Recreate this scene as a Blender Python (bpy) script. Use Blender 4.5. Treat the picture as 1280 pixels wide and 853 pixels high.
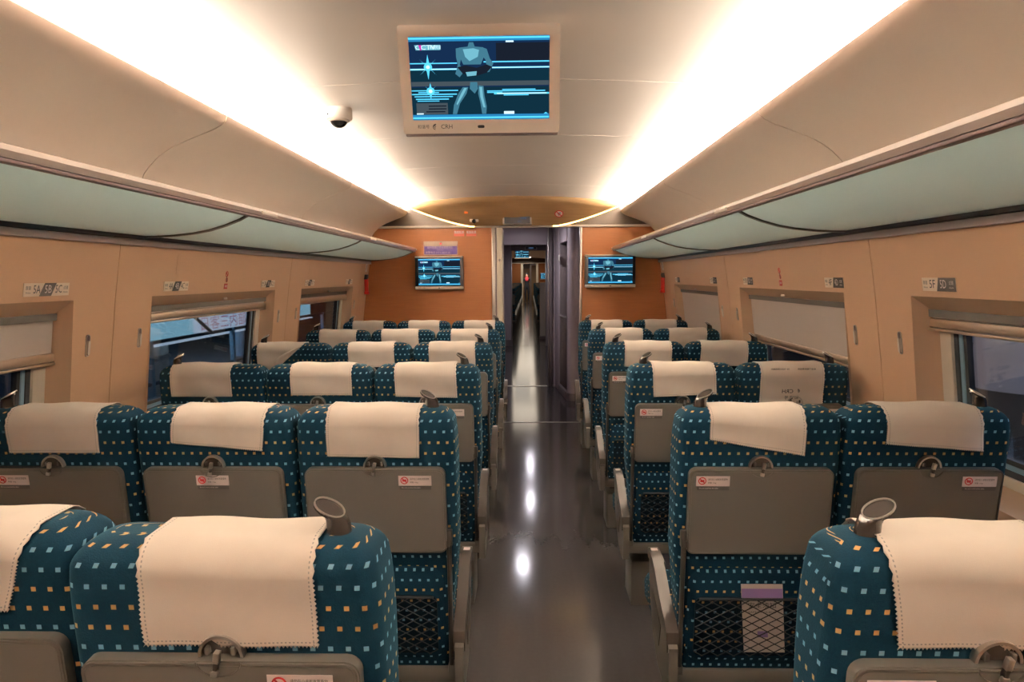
import bpy, bmesh, math, random
from mathutils import Vector, Matrix
random.seed(7)
R = math.radians
D = bpy.data
C = bpy.context.scene.collection
for o in list(D.objects): D.objects.remove(o)

# ------------------------------------------------------------------ camera
F_PX, H = 853.0, 1.515
def cam_basis(vx=22.0, vy=80.0, roll=0.35):
    r = R(roll); c, s = math.cos(r), math.sin(r)
    ux = c*vx + s*vy; uy = -s*vx + c*vy
    pitch = math.atan2(uy, F_PX); yaw = math.atan2(ux*math.cos(pitch), F_PX)
    fwd = Vector((-math.sin(yaw)*math.cos(pitch), math.cos(yaw)*math.cos(pitch), -math.sin(pitch)))
    right = Vector((math.cos(yaw), math.sin(yaw), 0)); up = right.cross(fwd)
    return right*c - up*s, up*c + right*s, fwd
cr, cu, cf = cam_basis()
cam = D.cameras.new('camera'); camo = D.objects.new('camera', cam); C.objects.link(camo)
cam.sensor_width = 36; cam.lens = F_PX/1280*36; cam.clip_start = 0.02; cam.clip_end = 200
camo.matrix_world = Matrix(((cr.x, cu.x, -cf.x, 0), (cr.y, cu.y, -cf.y, 0), (cr.z, cu.z, -cf.z, H), (0, 0, 0, 1)))
bpy.context.scene.camera = camo

# ------------------------------------------------------------------ light and exposure
vs = bpy.context.scene.view_settings
vs.view_transform = 'Standard'; vs.look = 'None'; vs.gamma = 1; vs.use_curve_mapping = False
vs.exposure = 0.42
COVE_W, COVE_COL = 132.0, (1.0, 0.865, 0.745)      # LED strips hidden in the ceiling coves (watts per 2 m)
world = D.worlds.new('night'); bpy.context.scene.world = world; world.use_nodes = True
world.node_tree.nodes['Background'].inputs[0].default_value = (0.10, 0.16, 0.26, 1)
world.node_tree.nodes['Background'].inputs[1].default_value = 0.12

def area(name, loc, sx, sy, power, col, rot=(0, 0, 0), spread=180):
    l = D.lights.new(name, 'AREA'); l.shape = 'RECTANGLE'; l.size = sx; l.size_y = sy
    l.energy = power; l.color = col; l.spread = R(spread)
    o = D.objects.new(name, l); C.objects.link(o); o.location = loc; o.rotation_euler = rot
    return o
XC = -0.16                                        # centre line of the car
YW = 7.03                                         # end wall
Y0 = -3.2                                         # where the shell ends behind the camera
for s in (-1, 1):
    for k in range(5):
        yc = Y0 + 1.0 + 2.02*k
        area('cove_led_strip', (XC + s*1.17, yc, 2.172), 0.05, 2.0, COVE_W, COVE_COL, (0, R(180 - s*48), 0))
for (x, y, p) in ((-0.1, 8.5, 6), (0.0, 11.0, 5), (0.0, 13.2, 5)):
    area('vestibule_ceiling_lamp', (x, y, 2.185), 0.11, 0.11, p, (0.95, 0.90, 1.0))
for y in (19, 24, 29, 34):
    area('next_car_ceiling_lamp', (-0.25, y, 2.36), 0.9, 3.5, 17, (1.0, 0.86, 0.68))
area('far_corridor_lamp', (-0.25, 41.0, 2.2), 0.4, 1.5, 26, (1.0, 0.9, 0.75))
area('platform_lamp', (3.2, 2.2, 3.2), 0.6, 3.0, 200, (0.75, 0.83, 1.0))
area('platform_lamp', (-5.6, 8.0, 4.0), 0.6, 4.0, 260, (0.62, 0.82, 1.0))

# ------------------------------------------------------------------ materials
class NT:
    def __init__(s, name):
        s.m = D.materials.new(name); s.m.use_nodes = True; s.t = s.m.node_tree; s.t.nodes.clear()
        s.out = s.t.nodes.new('ShaderNodeOutputMaterial')
    def n(s, kind, **kw):
        nd = s.t.nodes.new(kind)
        for k, v in kw.items(): setattr(nd, k, v)
        return nd
    def link(s, a, b): s.t.links.new(a, b)
    def math(s, op, a, b=None, c=None):
        nd = s.n('ShaderNodeMath', operation=op)
        for i, v in enumerate((a, b, c)):
            if v is None: continue
            if isinstance(v, (int, float)): nd.inputs[i].default_value = v
            else: s.link(v, nd.inputs[i])
        return nd.outputs[0]
    def mix(s, f, a, b):
        nd = s.n('ShaderNodeMix', data_type='RGBA')
        for i, v in ((0, f), (6, a), (7, b)):
            if isinstance(v, (int, float)): nd.inputs[i].default_value = v
            elif isinstance(v, tuple): nd.inputs[i].default_value = (*v, 1)
            else: s.link(v, nd.inputs[i])
        return nd.outputs[2]
    def coord(s, which='Object', scale=(1, 1, 1)):
        tc = s.n('ShaderNodeTexCoord'); mp = s.n('ShaderNodeMapping'); mp.inputs['Scale'].default_value = scale
        s.link(tc.outputs[which], mp.inputs[0]); return mp.outputs[0]
    def noise(s, vec, scale, detail=3, rough=0.5):
        nd = s.n('ShaderNodeTexNoise'); nd.inputs['Scale'].default_value = scale
        nd.inputs['Detail'].default_value = detail; nd.inputs['Roughness'].default_value = rough
        s.link(vec, nd.inputs['Vector']); return nd.outputs['Fac']
    def bsdf(s, col, rough=0.5, metal=0, spec=0.5, **kw):
        p = s.n('ShaderNodeBsdfPrincipled')
        for k, v in (('Base Color', col), ('Roughness', rough), ('Metallic', metal), ('Specular IOR Level', spec)):
            if isinstance(v, tuple): p.inputs[k].default_value = (*v, 1)
            elif isinstance(v, (int, float)): p.inputs[k].default_value = v
            else: s.link(v, p.inputs[k])
        for k, v in kw.items():
            if isinstance(v, tuple): p.inputs[k].default_value = (*v, 1)
            elif isinstance(v, (int, float)): p.inputs[k].default_value = v
            else: s.link(v, p.inputs[k])
        s.p = p; s.link(p.outputs[0], s.out.inputs[0]); return p
    def bump(s, h, dist, strength=1.0):
        b = s.n('ShaderNodeBump'); b.inputs['Distance'].default_value = dist; b.inputs['Strength'].default_value = strength
        s.link(h, b.inputs['Height']); s.link(b.outputs[0], s.p.inputs['Normal'])

def plain(name, col, rough=0.5, metal=0, spec=0.5, var=0.06, nscale=9):
    t = NT(name); f = t.noise(t.coord(), nscale, 4)
    a = tuple(c*(1-var) for c in col); b = tuple(min(1, c*(1+var)) for c in col)
    t.bsdf(t.mix(f, a, b), rough, metal, spec); return t.m
def emit(name, col, strength):
    t = NT(name); e = t.n('ShaderNodeEmission'); e.inputs[0].default_value = (*col, 1); e.inputs[1].default_value = strength
    t.link(e.outputs[0], t.out.inputs[0]); return t.m

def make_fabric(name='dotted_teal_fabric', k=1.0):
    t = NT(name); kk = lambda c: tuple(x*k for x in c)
    uv = t.n('ShaderNodeUVMap'); sp = t.n('ShaderNodeSeparateXYZ'); t.link(uv.outputs[0], sp.inputs[0])
    su, sv = 0.0258, 0.0320
    v = t.math('DIVIDE', sp.outputs[1], sv); j = t.math('FLOOR', v); fv = t.math('SUBTRACT', v, j)
    off = t.math('MULTIPLY', t.math('MODULO', t.math('ADD', j, 1000.0), 2.0), 0.42)
    u = t.math('ADD', t.math('DIVIDE', sp.outputs[0], su), off); iu = t.math('FLOOR', u); fu = t.math('SUBTRACT', u, iu)
    du = t.math('ABSOLUTE', t.math('SUBTRACT', fu, 0.5)); dv = t.math('ABSOLUTE', t.math('SUBTRACT', fv, 0.5))
    dot = t.math('MULTIPLY', t.math('LESS_THAN', du, 0.145), t.math('LESS_THAN', dv, 0.118))
    band = t.math('GREATER_THAN', t.math('MODULO', t.math('ADD', j, 1001.0), 4.0), 1.5)
    weave = t.noise(t.coord('Object', (1, 1, 1)), 260, 2)
    cell = t.noise(t.coord('Object', (1, 1, 1)), 7, 2)
    base = t.mix(weave, kk((0.0010, 0.0100, 0.0205)), kk((0.0028, 0.0235, 0.040)))
    base = t.mix(t.math('MULTIPLY', cell, 0.3), base, kk((0.002, 0.012, 0.034)))
    dc = t.mix(band, kk((0.16, 0.29, 0.38)), kk((0.50, 0.27, 0.10)))
    t.bsdf(t.mix(dot, base, dc), 0.9, 0, 0.08, **{'Sheen Weight': 0.07*k, 'Sheen Roughness': 0.4, 'Sheen Tint': (0.2, 0.75, 1.0)})
    t.bump(t.noise(t.coord(), 420, 2), 0.0012, 0.6); return t.m
def make_cloth():
    t = NT('white_headrest_cloth')
    uv = t.n('ShaderNodeUVMap'); sp = t.n('ShaderNodeSeparateXYZ'); t.link(uv.outputs[0], sp.inputs[0])   # u,v in metres from the cloth's edges
    ex = t.math('MINIMUM', sp.outputs[0], t.math('SUBTRACT', 0.27, sp.outputs[0])); ey = sp.outputs[1]
    def holes(e, along):
        a = t.math('FRACT', t.math('DIVIDE', along, 0.0062))
        return t.math('MULTIPLY', t.math('LESS_THAN', t.math('ABSOLUTE', t.math('SUBTRACT', e, 0.0068)), 0.0011),
                      t.math('LESS_THAN', t.math('ABSOLUTE', t.math('SUBTRACT', a, 0.5)), 0.24))
    h = t.math('MAXIMUM', holes(ex, ey), holes(ey, sp.outputs[0]))
    w = t.noise(t.coord('Object', (1, 1, 1)), 14, 3)
    t.bsdf(t.mix(t.math('MULTIPLY', h, 0.55), t.mix(w, (0.76, 0.69, 0.62), (0.85, 0.78, 0.71)), (0.10, 0.13, 0.15)), 0.85, 0, 0.15)
    t.bump(t.noise(t.coord(), 900, 2), 0.0004, 0.5); return t.m
def make_wood(name, dark, light, sx=(1.2, 1.2, 26), sc=3.2):
    t = NT(name); f = t.noise(t.coord('Object', sx), sc, 7, 0.62); g = t.noise(t.coord('Object', (sx[0]*3, sx[1]*3, sx[2]*5)), sc, 3)
    c = t.mix(f, dark, light); c = t.mix(t.math('MULTIPLY', g, 0.35), c, dark)
    t.bsdf(c, 0.42, 0, 0.35); return t.m
def make_floor():
    t = NT('grey_vinyl_floor')
    a = t.noise(t.coord('Object', (9, 0.7, 1)), 1.4, 4); b = t.noise(t.coord('Object', (1, 1, 1)), 55, 4)
    c = t.mix(a, (0.044, 0.041, 0.041), (0.068, 0.063, 0.064)); c = t.mix(t.math('MULTIPLY', b, 0.5), c, (0.036, 0.033, 0.033))
    rg = 0.12
    t.bsdf(c, rg, 0, 0.30)
    return t.m
def make_panel(name, col, rough=0.45):
    t = NT(name); f = t.noise(t.coord(), 3, 3); g = t.noise(t.coord(), 240, 2)
    t.bsdf(t.mix(f, tuple(c*0.96 for c in col), tuple(c*1.03 for c in col)), rough, 0, 0.4); t.bump(g, 0.0005, 0.3); return t.m
def make_glass(name, tint=(0.80, 0.86, 0.92), refl=0.10):
    t = NT(name); tr = t.n('ShaderNodeBsdfTransparent'); tr.inputs[0].default_value = (*tint, 1)
    gl = t.n('ShaderNodeBsdfGlossy'); gl.inputs['Roughness'].default_value = 0.0
    lw = t.n('ShaderNodeLayerWeight'); lw.inputs[0].default_value = 0.35
    mx = t.n('ShaderNodeMixShader'); t.link(t.math('ADD', t.math('MULTIPLY', lw.outputs['Fresnel'], 0.6), refl*0.3), mx.inputs[0])
    t.link(tr.outputs[0], mx.inputs[1]); t.link(gl.outputs[0], mx.inputs[2]); t.link(mx.outputs[0], t.out.inputs[0]); return t.m
def make_shelf():
    t = NT('frosted_green_glass'); d = t.n('ShaderNodeBsdfPrincipled'); d.inputs['Base Color'].default_value = (0.76, 0.90, 0.93, 1)
    d.inputs['Roughness'].default_value = 0.35
    tl = t.n('ShaderNodeBsdfTranslucent'); tl.inputs[0].default_value = (0.84, 0.98, 1.0, 1)
    mx = t.n('ShaderNodeMixShader'); mx.inputs[0].default_value = 0.45
    t.link(d.outputs[0], mx.inputs[1]); t.link(tl.outputs[0], mx.inputs[2]); t.link(mx.outputs[0], t.out.inputs[0]); return t.m
def make_brushed(name, col, rough=0.3):
    t = NT(name); f = t.noise(t.coord('Object', (60, 1, 60)), 2, 3)
    t.bsdf(t.mix(f, tuple(c*0.85 for c in col), col), rough, 0.85, 0.5); return t.m
M = dict(
    fabric=make_fabric(), cloth=make_cloth(), floor=make_floor(),
    wood=make_wood('orange_wood_veneer', (0.26, 0.092, 0.028), (0.44, 0.175, 0.062)),
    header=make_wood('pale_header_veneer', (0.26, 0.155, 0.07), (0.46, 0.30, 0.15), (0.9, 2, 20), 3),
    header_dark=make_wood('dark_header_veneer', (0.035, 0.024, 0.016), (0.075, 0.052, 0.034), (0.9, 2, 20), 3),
    wall=make_panel('tan_wall_panel', (0.69, 0.45, 0.285)), reveal=make_panel('beige_reveal', (0.62, 0.43, 0.29)),
    cove=make_panel('beige_cove_panel', (0.77, 0.61, 0.52)), ceiling=make_panel('cream_ceiling', (0.82, 0.745, 0.65)),
    grey=plain('grey_brown_plastic', (0.098, 0.091, 0.080), 0.38, 0, 0.45, 0.03),
    grey_light=plain('light_grey_plastic', (0.092, 0.084, 0.073), 0.4, 0, 0.4, 0.03),
    arm=plain('armrest_plastic', (0.034, 0.028, 0.024), 0.38, 0.1, 0.5, 0.05),
    chrome=make_brushed('brushed_metal', (0.62, 0.58, 0.54)), rail=plain('rack_rail_metal', (0.80, 0.72, 0.68), 0.22, 0.4),
    rail_dark=plain('rail_underside', (0.16, 0.115, 0.12), 0.4), black=plain('black_plastic', (0.012, 0.012, 0.014), 0.4),
    handle=plain('dark_grip_plastic', (0.022, 0.018, 0.016), 0.25), rubber=plain('black_gasket', (0.008, 0.009, 0.012), 0.6),
    shelf=make_shelf(), glass=make_glass('window_glass'), blind=make_panel('grey_white_blind', (0.56, 0.50, 0.45), 0.7),
    blindbar=make_brushed('blind_bar_metal', (0.68, 0.56, 0.44), 0.35), blue_trim=plain('blue_grey_trim', (0.22, 0.36, 0.48), 0.35),
    white=plain('white_plastic', (0.78, 0.74, 0.68), 0.4), label=plain('sticker_white', (0.80, 0.72, 0.72), 0.5, 0, 0.4, 0.01),
    label_dark=plain('sticker_dark', (0.055, 0.048, 0.045), 0.5), ink=plain('dark_ink', (0.03, 0.03, 0.035), 0.6),
    red=plain('red_ink', (0.55, 0.02, 0.03), 0.5), red_paint=plain('red_hammer', (0.60, 0.025, 0.015), 0.4),
    pinkred=plain('red_label', (0.75, 0.18, 0.13), 0.5), purple=plain('purple_print', (0.075, 0.035, 0.20), 0.5),
    card_purple=make_panel('card_purple', (0.30, 0.20, 0.45), 0.5), paper=plain('card_paper', (0.62, 0.54, 0.50), 0.5),
    plate=plain('plate_cream', (0.88, 0.76, 0.63), 0.45, 0, 0.4, 0.01), cream=plain('cream_column', (0.84, 0.78, 0.66), 0.4),
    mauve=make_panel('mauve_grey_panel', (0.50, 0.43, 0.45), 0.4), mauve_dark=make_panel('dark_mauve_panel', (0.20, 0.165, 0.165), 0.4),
    smoke=plain('camera_dome', (0.02, 0.018, 0.02), 0.08), silver=plain('silver_bezel', (0.70, 0.64, 0.57), 0.35, 0.1),
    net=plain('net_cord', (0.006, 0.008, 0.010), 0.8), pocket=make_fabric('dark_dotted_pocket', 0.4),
    seat_shell=plain('seat_shell', (0.03, 0.028, 0.027), 0.5), orange=plain('orange_label', (0.9, 0.20, 0.02), 0.5),
    concrete=plain('platform_concrete', (0.16, 0.16, 0.17), 0.8), dark_metal=plain('dark_steel', (0.03, 0.035, 0.045), 0.5),
    navy=plain('dark_jacket', (0.012, 0.012, 0.018), 0.8), skin=plain('skin', (0.55, 0.28, 0.20), 0.55),
    hair=plain('black_hair', (0.01, 0.008, 0.008), 0.6), red_scarf=plain('red_scarf', (0.65, 0.05, 0.07), 0.8),
    shirt=plain('pale_shirt', (0.55, 0.58, 0.72), 0.8), trousers=plain('grey_trousers', (0.11, 0.12, 0.14), 0.8),
    e_navy=emit('screen_navy', (0.006, 0.022, 0.065), 1.0), e_cyan=emit('screen_cyan', (0.10, 0.62, 0.95), 1.0),
    e_white=emit('screen_white', (0.62, 0.88, 1.0), 1.0), e_blue=emit('screen_blue', (0.02, 0.20, 0.42), 1.0),
    e_teal=emit('screen_teal', (0.004, 0.024, 0.042), 1.0), e_body=emit('screen_robot', (0.045, 0.16, 0.23), 1.0),
    e_body_hi=emit('screen_robot_light', (0.14, 0.40, 0.50), 1.0), e_dark=emit('screen_dark', (0.008, 0.012, 0.022), 1.0),
    e_grey=emit('screen_grey', (0.05, 0.07, 0.085), 1.0), e_mag=emit('screen_magenta', (0.55, 0.03, 0.35), 1.0),
    e_strip=emit('warm_strip', (1.0, 0.62, 0.20), 7.0), e_lamp=emit('downlight', (1.0, 0.93, 0.85), 6.0),
    e_sign=emit('lit_banner', (0.36, 0.66, 0.78), 0.95), e_signw=emit('lit_banner_pale', (0.62, 0.72, 0.85), 0.95),
    e_red=emit('banner_red', (0.42, 0.14, 0.22), 0.9), e_led=emit('led_text', (0.10, 0.22, 0.45), 0.7),
)

# ------------------------------------------------------------------ mesh helpers
class B:
    """collects shapes into one mesh"""
    def __init__(s): s.v = []; s.f = []; s.mi = []; s.uv = {}; s.mats = []
    def mat(s, m):
        if m not in s.mats: s.mats.append(m)
        return s.mats.index(m)
    def add(s, vs_, fs_, m, mtx=None, uvs=None):
        o = len(s.v); k = s.mat(m)
        s.v += [tuple(mtx @ Vector(p)) if mtx else tuple(p) for p in vs_]
        for i, f in enumerate(fs_):
            if uvs: s.uv[len(s.f)] = uvs[i]
            s.f.append([o + q for q in f]); s.mi.append(k)
    def box(s, x0, x1, y0, y1, z0, z1, m, bev=0, mtx=None, seg=2):
        bm = bmesh.new(); bmesh.ops.create_cube(bm, size=1)
        for v in bm.verts: v.co = Vector((x0 if v.co.x < 0 else x1, y0 if v.co.y < 0 else y1, z0 if v.co.z < 0 else z1))
        if bev: bmesh.ops.bevel(bm, geom=bm.edges[:], offset=min(bev, 0.49*min(abs(x1-x0), abs(y1-y0), abs(z1-z0))), segments=seg, affect='EDGES', profile=0.5)
        bm.verts.index_update()
        s.add([v.co.copy() for v in bm.verts], [[v.index for v in f.verts] for f in bm.faces], m, mtx); bm.free()
    def tube(s, pts, rad, m, seg=10, mtx=None, sx=1.0, caps=True):
        pts = [Vector(p) for p in pts]; n = len(pts); rr = rad if isinstance(rad, (list, tuple)) else [rad]*n
        vs_, fs_ = [], []; ref = None
        for i, p in enumerate(pts):
            t = (pts[min(i+1, n-1)] - pts[max(i-1, 0)]).normalized()
            if ref is None: ref = Vector((1, 0, 0)) if abs(t.x) < 0.9 else Vector((0, 1, 0))
            a = (ref - t*ref.dot(t)).normalized(); b = t.cross(a); ref = a
            for k in range(seg):
                an = 2*math.pi*k/seg; vs_.append(p + (a*math.cos(an)*sx + b*math.sin(an))*rr[i])
        for i in range(n-1):
            for k in range(seg): fs_.append([i*seg+k, i*seg+(k+1) % seg, (i+1)*seg+(k+1) % seg, (i+1)*seg+k])
        if caps: fs_ += [list(range(seg))[::-1], [(n-1)*seg+k for k in range(seg)]]
        s.add(vs_, fs_, m, mtx)
    def lathe(s, prof, m, seg=24, mtx=None):
        vs_, fs_ = [], []
        for r_, z_ in prof:
            for k in range(seg): a = 2*math.pi*k/seg; vs_.append((r_*math.cos(a), r_*math.sin(a), z_))
        for i in range(len(prof)-1):
            for k in range(seg): fs_.append([i*seg+k, i*seg+(k+1) % seg, (i+1)*seg+(k+1) % seg, (i+1)*seg+k])
        fs_ += [list(range(seg))[::-1], [(len(prof)-1)*seg+k for k in range(seg)]]
        s.add(vs_, fs_, m, mtx)
    def prism(s, poly, fn, a, b, m, mtx=None):
        """poly of (u,v); fn(u,v,d)->xyz; between depths a and b"""
        n = len(poly); vs_ = [fn(u, v, a) for u, v in poly] + [fn(u, v, b) for u, v in poly]
        fs_ = [list(range(n)), [n+k for k in range(n)][::-1]] + [[k, n+k, n+(k+1) % n, (k+1) % n] for k in range(n)]
        s.add(vs_, fs_, m, mtx)
    def ring(s, outer, inner, fn, a, b, m, mtx=None):
        n = len(outer)
        vs_ = [fn(*p, a) for p in outer] + [fn(*p, a) for p in inner] + [fn(*p, b) for p in outer] + [fn(*p, b) for p in inner]
        fs_ = []
        for k in range(n):
            j = (k+1) % n
            fs_ += [[k, j, n+j, n+k], [2*n+k, 3*n+k, 3*n+j, 2*n+j], [k, 2*n+k, 2*n+j, j], [n+k, n+j, 3*n+j, 3*n+k]]
        s.add(vs_, fs_, m, mtx)
    def sheet(s, rows, m, uvrows=None, mtx=None):
        nr, nc = len(rows), len(rows[0]); vs_ = [p for r_ in rows for p in r_]
        fs_ = [[i*nc+j, i*nc+j+1, (i+1)*nc+j+1, (i+1)*nc+j] for i in range(nr-1) for j in range(nc-1)]
        uvs = None
        if uvrows: uvs = [[uvrows[i][j], uvrows[i][j+1], uvrows[i+1][j+1], uvrows[i+1][j]] for i in range(nr-1) for j in range(nc-1)]
        s.add(vs_, fs_, m, mtx, uvs)
    def mesh(s, name, sharp=35):
        me = D.meshes.new(name); me.from_pydata(s.v, [], s.f)
        for m in s.mats: me.materials.append(m)
        me.polygons.foreach_set('material_index', s.mi)
        if s.uv:
            ul = me.uv_layers.new(name='UVMap')
            for p in me.polygons:
                u = s.uv.get(p.index)
                if u:
                    for li, q in zip(p.loop_indices, u): ul.data[li].uv = q
        bm = bmesh.new(); bm.from_mesh(me); bmesh.ops.recalc_face_normals(bm, faces=bm.faces); bm.to_mesh(me); bm.free()
        me.shade_smooth(); me.set_sharp_from_angle(angle=R(sharp)); me.update(); return me
    def build(s, name, parent=None, loc=None, sharp=35):
        o = D.objects.new(name, s.mesh(name, sharp)); C.objects.link(o)
        if parent: o.parent = parent
        if loc: o.location = loc
        return o
def tag(o, label=None, cat=None, group=None, kind=None):
    for k, v in (('label', label), ('category', cat), ('group', group), ('kind', kind)):
        if v: o[k] = v
    return o
def empty(name, loc=(0, 0, 0), rz=0):
    o = D.objects.new(name, None); C.objects.link(o); o.location = loc; o.rotation_euler = (0, 0, rz); o.empty_display_size = 0.1; return o
def struct(o): o['kind'] = 'structure'; return o
def copy_tree(o, parent=None):
    c = o.copy(); C.objects.link(c); c.parent = parent
    for ch in o.children: copy_tree(ch, c)
    return c
def XYZ(u, v, d): return (u, d, v)                 # drawing in the x-z plane, depth along y
def rrect(x0, x1, y0, y1, r, n=6):
    p = []
    for cx, cy, a0 in ((x1-r, y1-r, 0), (x0+r, y1-r, 90), (x0+r, y0+r, 180), (x1-r, y0+r, 270)):
        for k in range(n+1): a = R(a0 + 90*k/n); p.append((cx + r*math.cos(a), cy + r*math.sin(a)))
    return p
def circ(cx, cy, r, n=20, ry=None): return [(cx + r*math.cos(2*math.pi*k/n), cy + (ry or r)*math.sin(2*math.pi*k/n)) for k in range(n)]
_tc = {}
def text_geo(txt, size, align='LEFT', res=2):
    key = (txt, size, align, res)
    if key in _tc: return _tc[key]
    cu_ = D.curves.new('t', 'FONT'); cu_.body = txt; cu_.size = size; cu_.align_x = align; cu_.align_y = 'CENTER'; cu_.resolution_u = res
    o = D.objects.new('t', cu_); C.objects.link(o); bpy.context.view_layer.update()
    me = D.meshes.new_from_object(o.evaluated_get(bpy.context.evaluated_depsgraph_get()))
    r_ = ([(v.co.x, v.co.y) for v in me.vertices], [list(p.vertices) for p in me.polygons])
    D.objects.remove(o); D.curves.remove(cu_); D.meshes.remove(me); _tc[key] = r_; return r_
def put_text(b, txt, size, u, v, fn, d, m, align='LEFT', sx=1.0, res=2, width=None):
    vs_, fs_ = text_geo(txt, size, align, res)
    if width:
        w = max(p[0] for p in vs_) - min(p[0] for p in vs_); sx = width/w
    b.add([fn(u + x*sx, v + y, d) for x, y in vs_], fs_, m)

# ------------------------------------------------------------------ room section
WALLP = [(1.50, 0.0), (1.575, 0.25), (1.585, 0.8), (1.575, 1.0), (1.555, 1.17), (1.52, 1.44), (1.475, 1.72), (1.470, 1.80)]
def off(z):
    for (a, za), (b, zb) in zip(WALLP, WALLP[1:]):
        if za <= z <= zb: return a + (b-a)*(z-za)/(zb-za)
    return WALLP[-1][0] if z > 1 else WALLP[0][0]
def WF(s): return lambda y, z, d=0.0: (XC + s*(off(z)+d), y, z)     # drawing on the side wall: d grows outwards
WY = [(-1.0, 0.475), (1.0, 2.475), (3.0, 4.475), (5.0, 6.475)]       # window openings along y
WZ0, WZ1 = 0.80, 1.44
# floor
b = B(); b.box(XC-1.62, XC+1.62, Y0, YW-0.008, -0.12, 0.0, M['floor']); struct(b.build('floor'))
b = B(); b.box(XC-1.62, XC+1.62, YW+0.012, 9.38, -0.12, 0.0, M['floor']); struct(b.build('floor_vestibule'))
b = B(); b.box(-1.2, 1.2, 9.46, 17.0, -0.12, 0.0, M['floor']); struct(b.build('floor_gangway'))
for (x0, x1, y0, y1, nm) in ((-0.37, 0.52, YW-0.008, YW+0.012, 1), (-0.6, 0.5, 9.38, 9.46, 2)):
    b = B(); b.box(x0, x1, y0, y1, -0.12, 0.004, M['chrome']); struct(b.build('trim_%d' % nm))
# side walls
for s, nm in ((-1, 'left'), (1, 'right')):
    fn = WF(s); b = B()
    zs = sorted(set([z for _, z in WALLP] + [WZ0, WZ1]))
    seams = [Y0, -1.27, 0.73, 2.73, 4.73, 6.72, YW]
    for y0, y1 in zip(seams, seams[1:]):
        a, e = y0 + 0.002, y1 - (0.002 if y1 < YW else 0)
        ys = [a, e] + [q for w in WY for q in w if a < q < e]; ys.sort()
        for i in range(len(ys)-1):
            for k in range(len(zs)-1):
                if any(w[0]-.001 <= ys[i] and ys[i+1] <= w[1]+.001 for w in WY) and zs[k] >= WZ0 and zs[k+1] <= WZ1: continue
                q = [(ys[i], zs[k]), (ys[i+1], zs[k]), (ys[i+1], zs[k+1]), (ys[i], zs[k+1])]
                b.add([fn(y, z, 0) for y, z in q] + [fn(y, z, 0.02) for y, z in q],
                      [[0, 1, 2, 3], [7, 6, 5, 4], [0, 4, 5, 1], [2, 6, 7, 3], [1, 5, 6, 2], [3, 7, 4, 0]], M['wall'])
    for y in seams[1:-1]:
        for (a, za), (c, zc) in zip(WALLP, WALLP[1:]):
            b.prism([(y-0.012, za), (y+0.012, za), (y+0.012, zc), (y-0.012, zc)], fn, 0.021, 0.026, M['mauve_dark'])
    struct(b.build('wall_' + nm, sharp=20))
    b = B(); b.box(XC + s*1.50 - 0.012, XC + s*1.50 + 0.012, Y0, YW-0.02, 0.0, 0.09, M['grey_light'], 0.004); struct(b.build('baseboard_' + nm))

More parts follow.
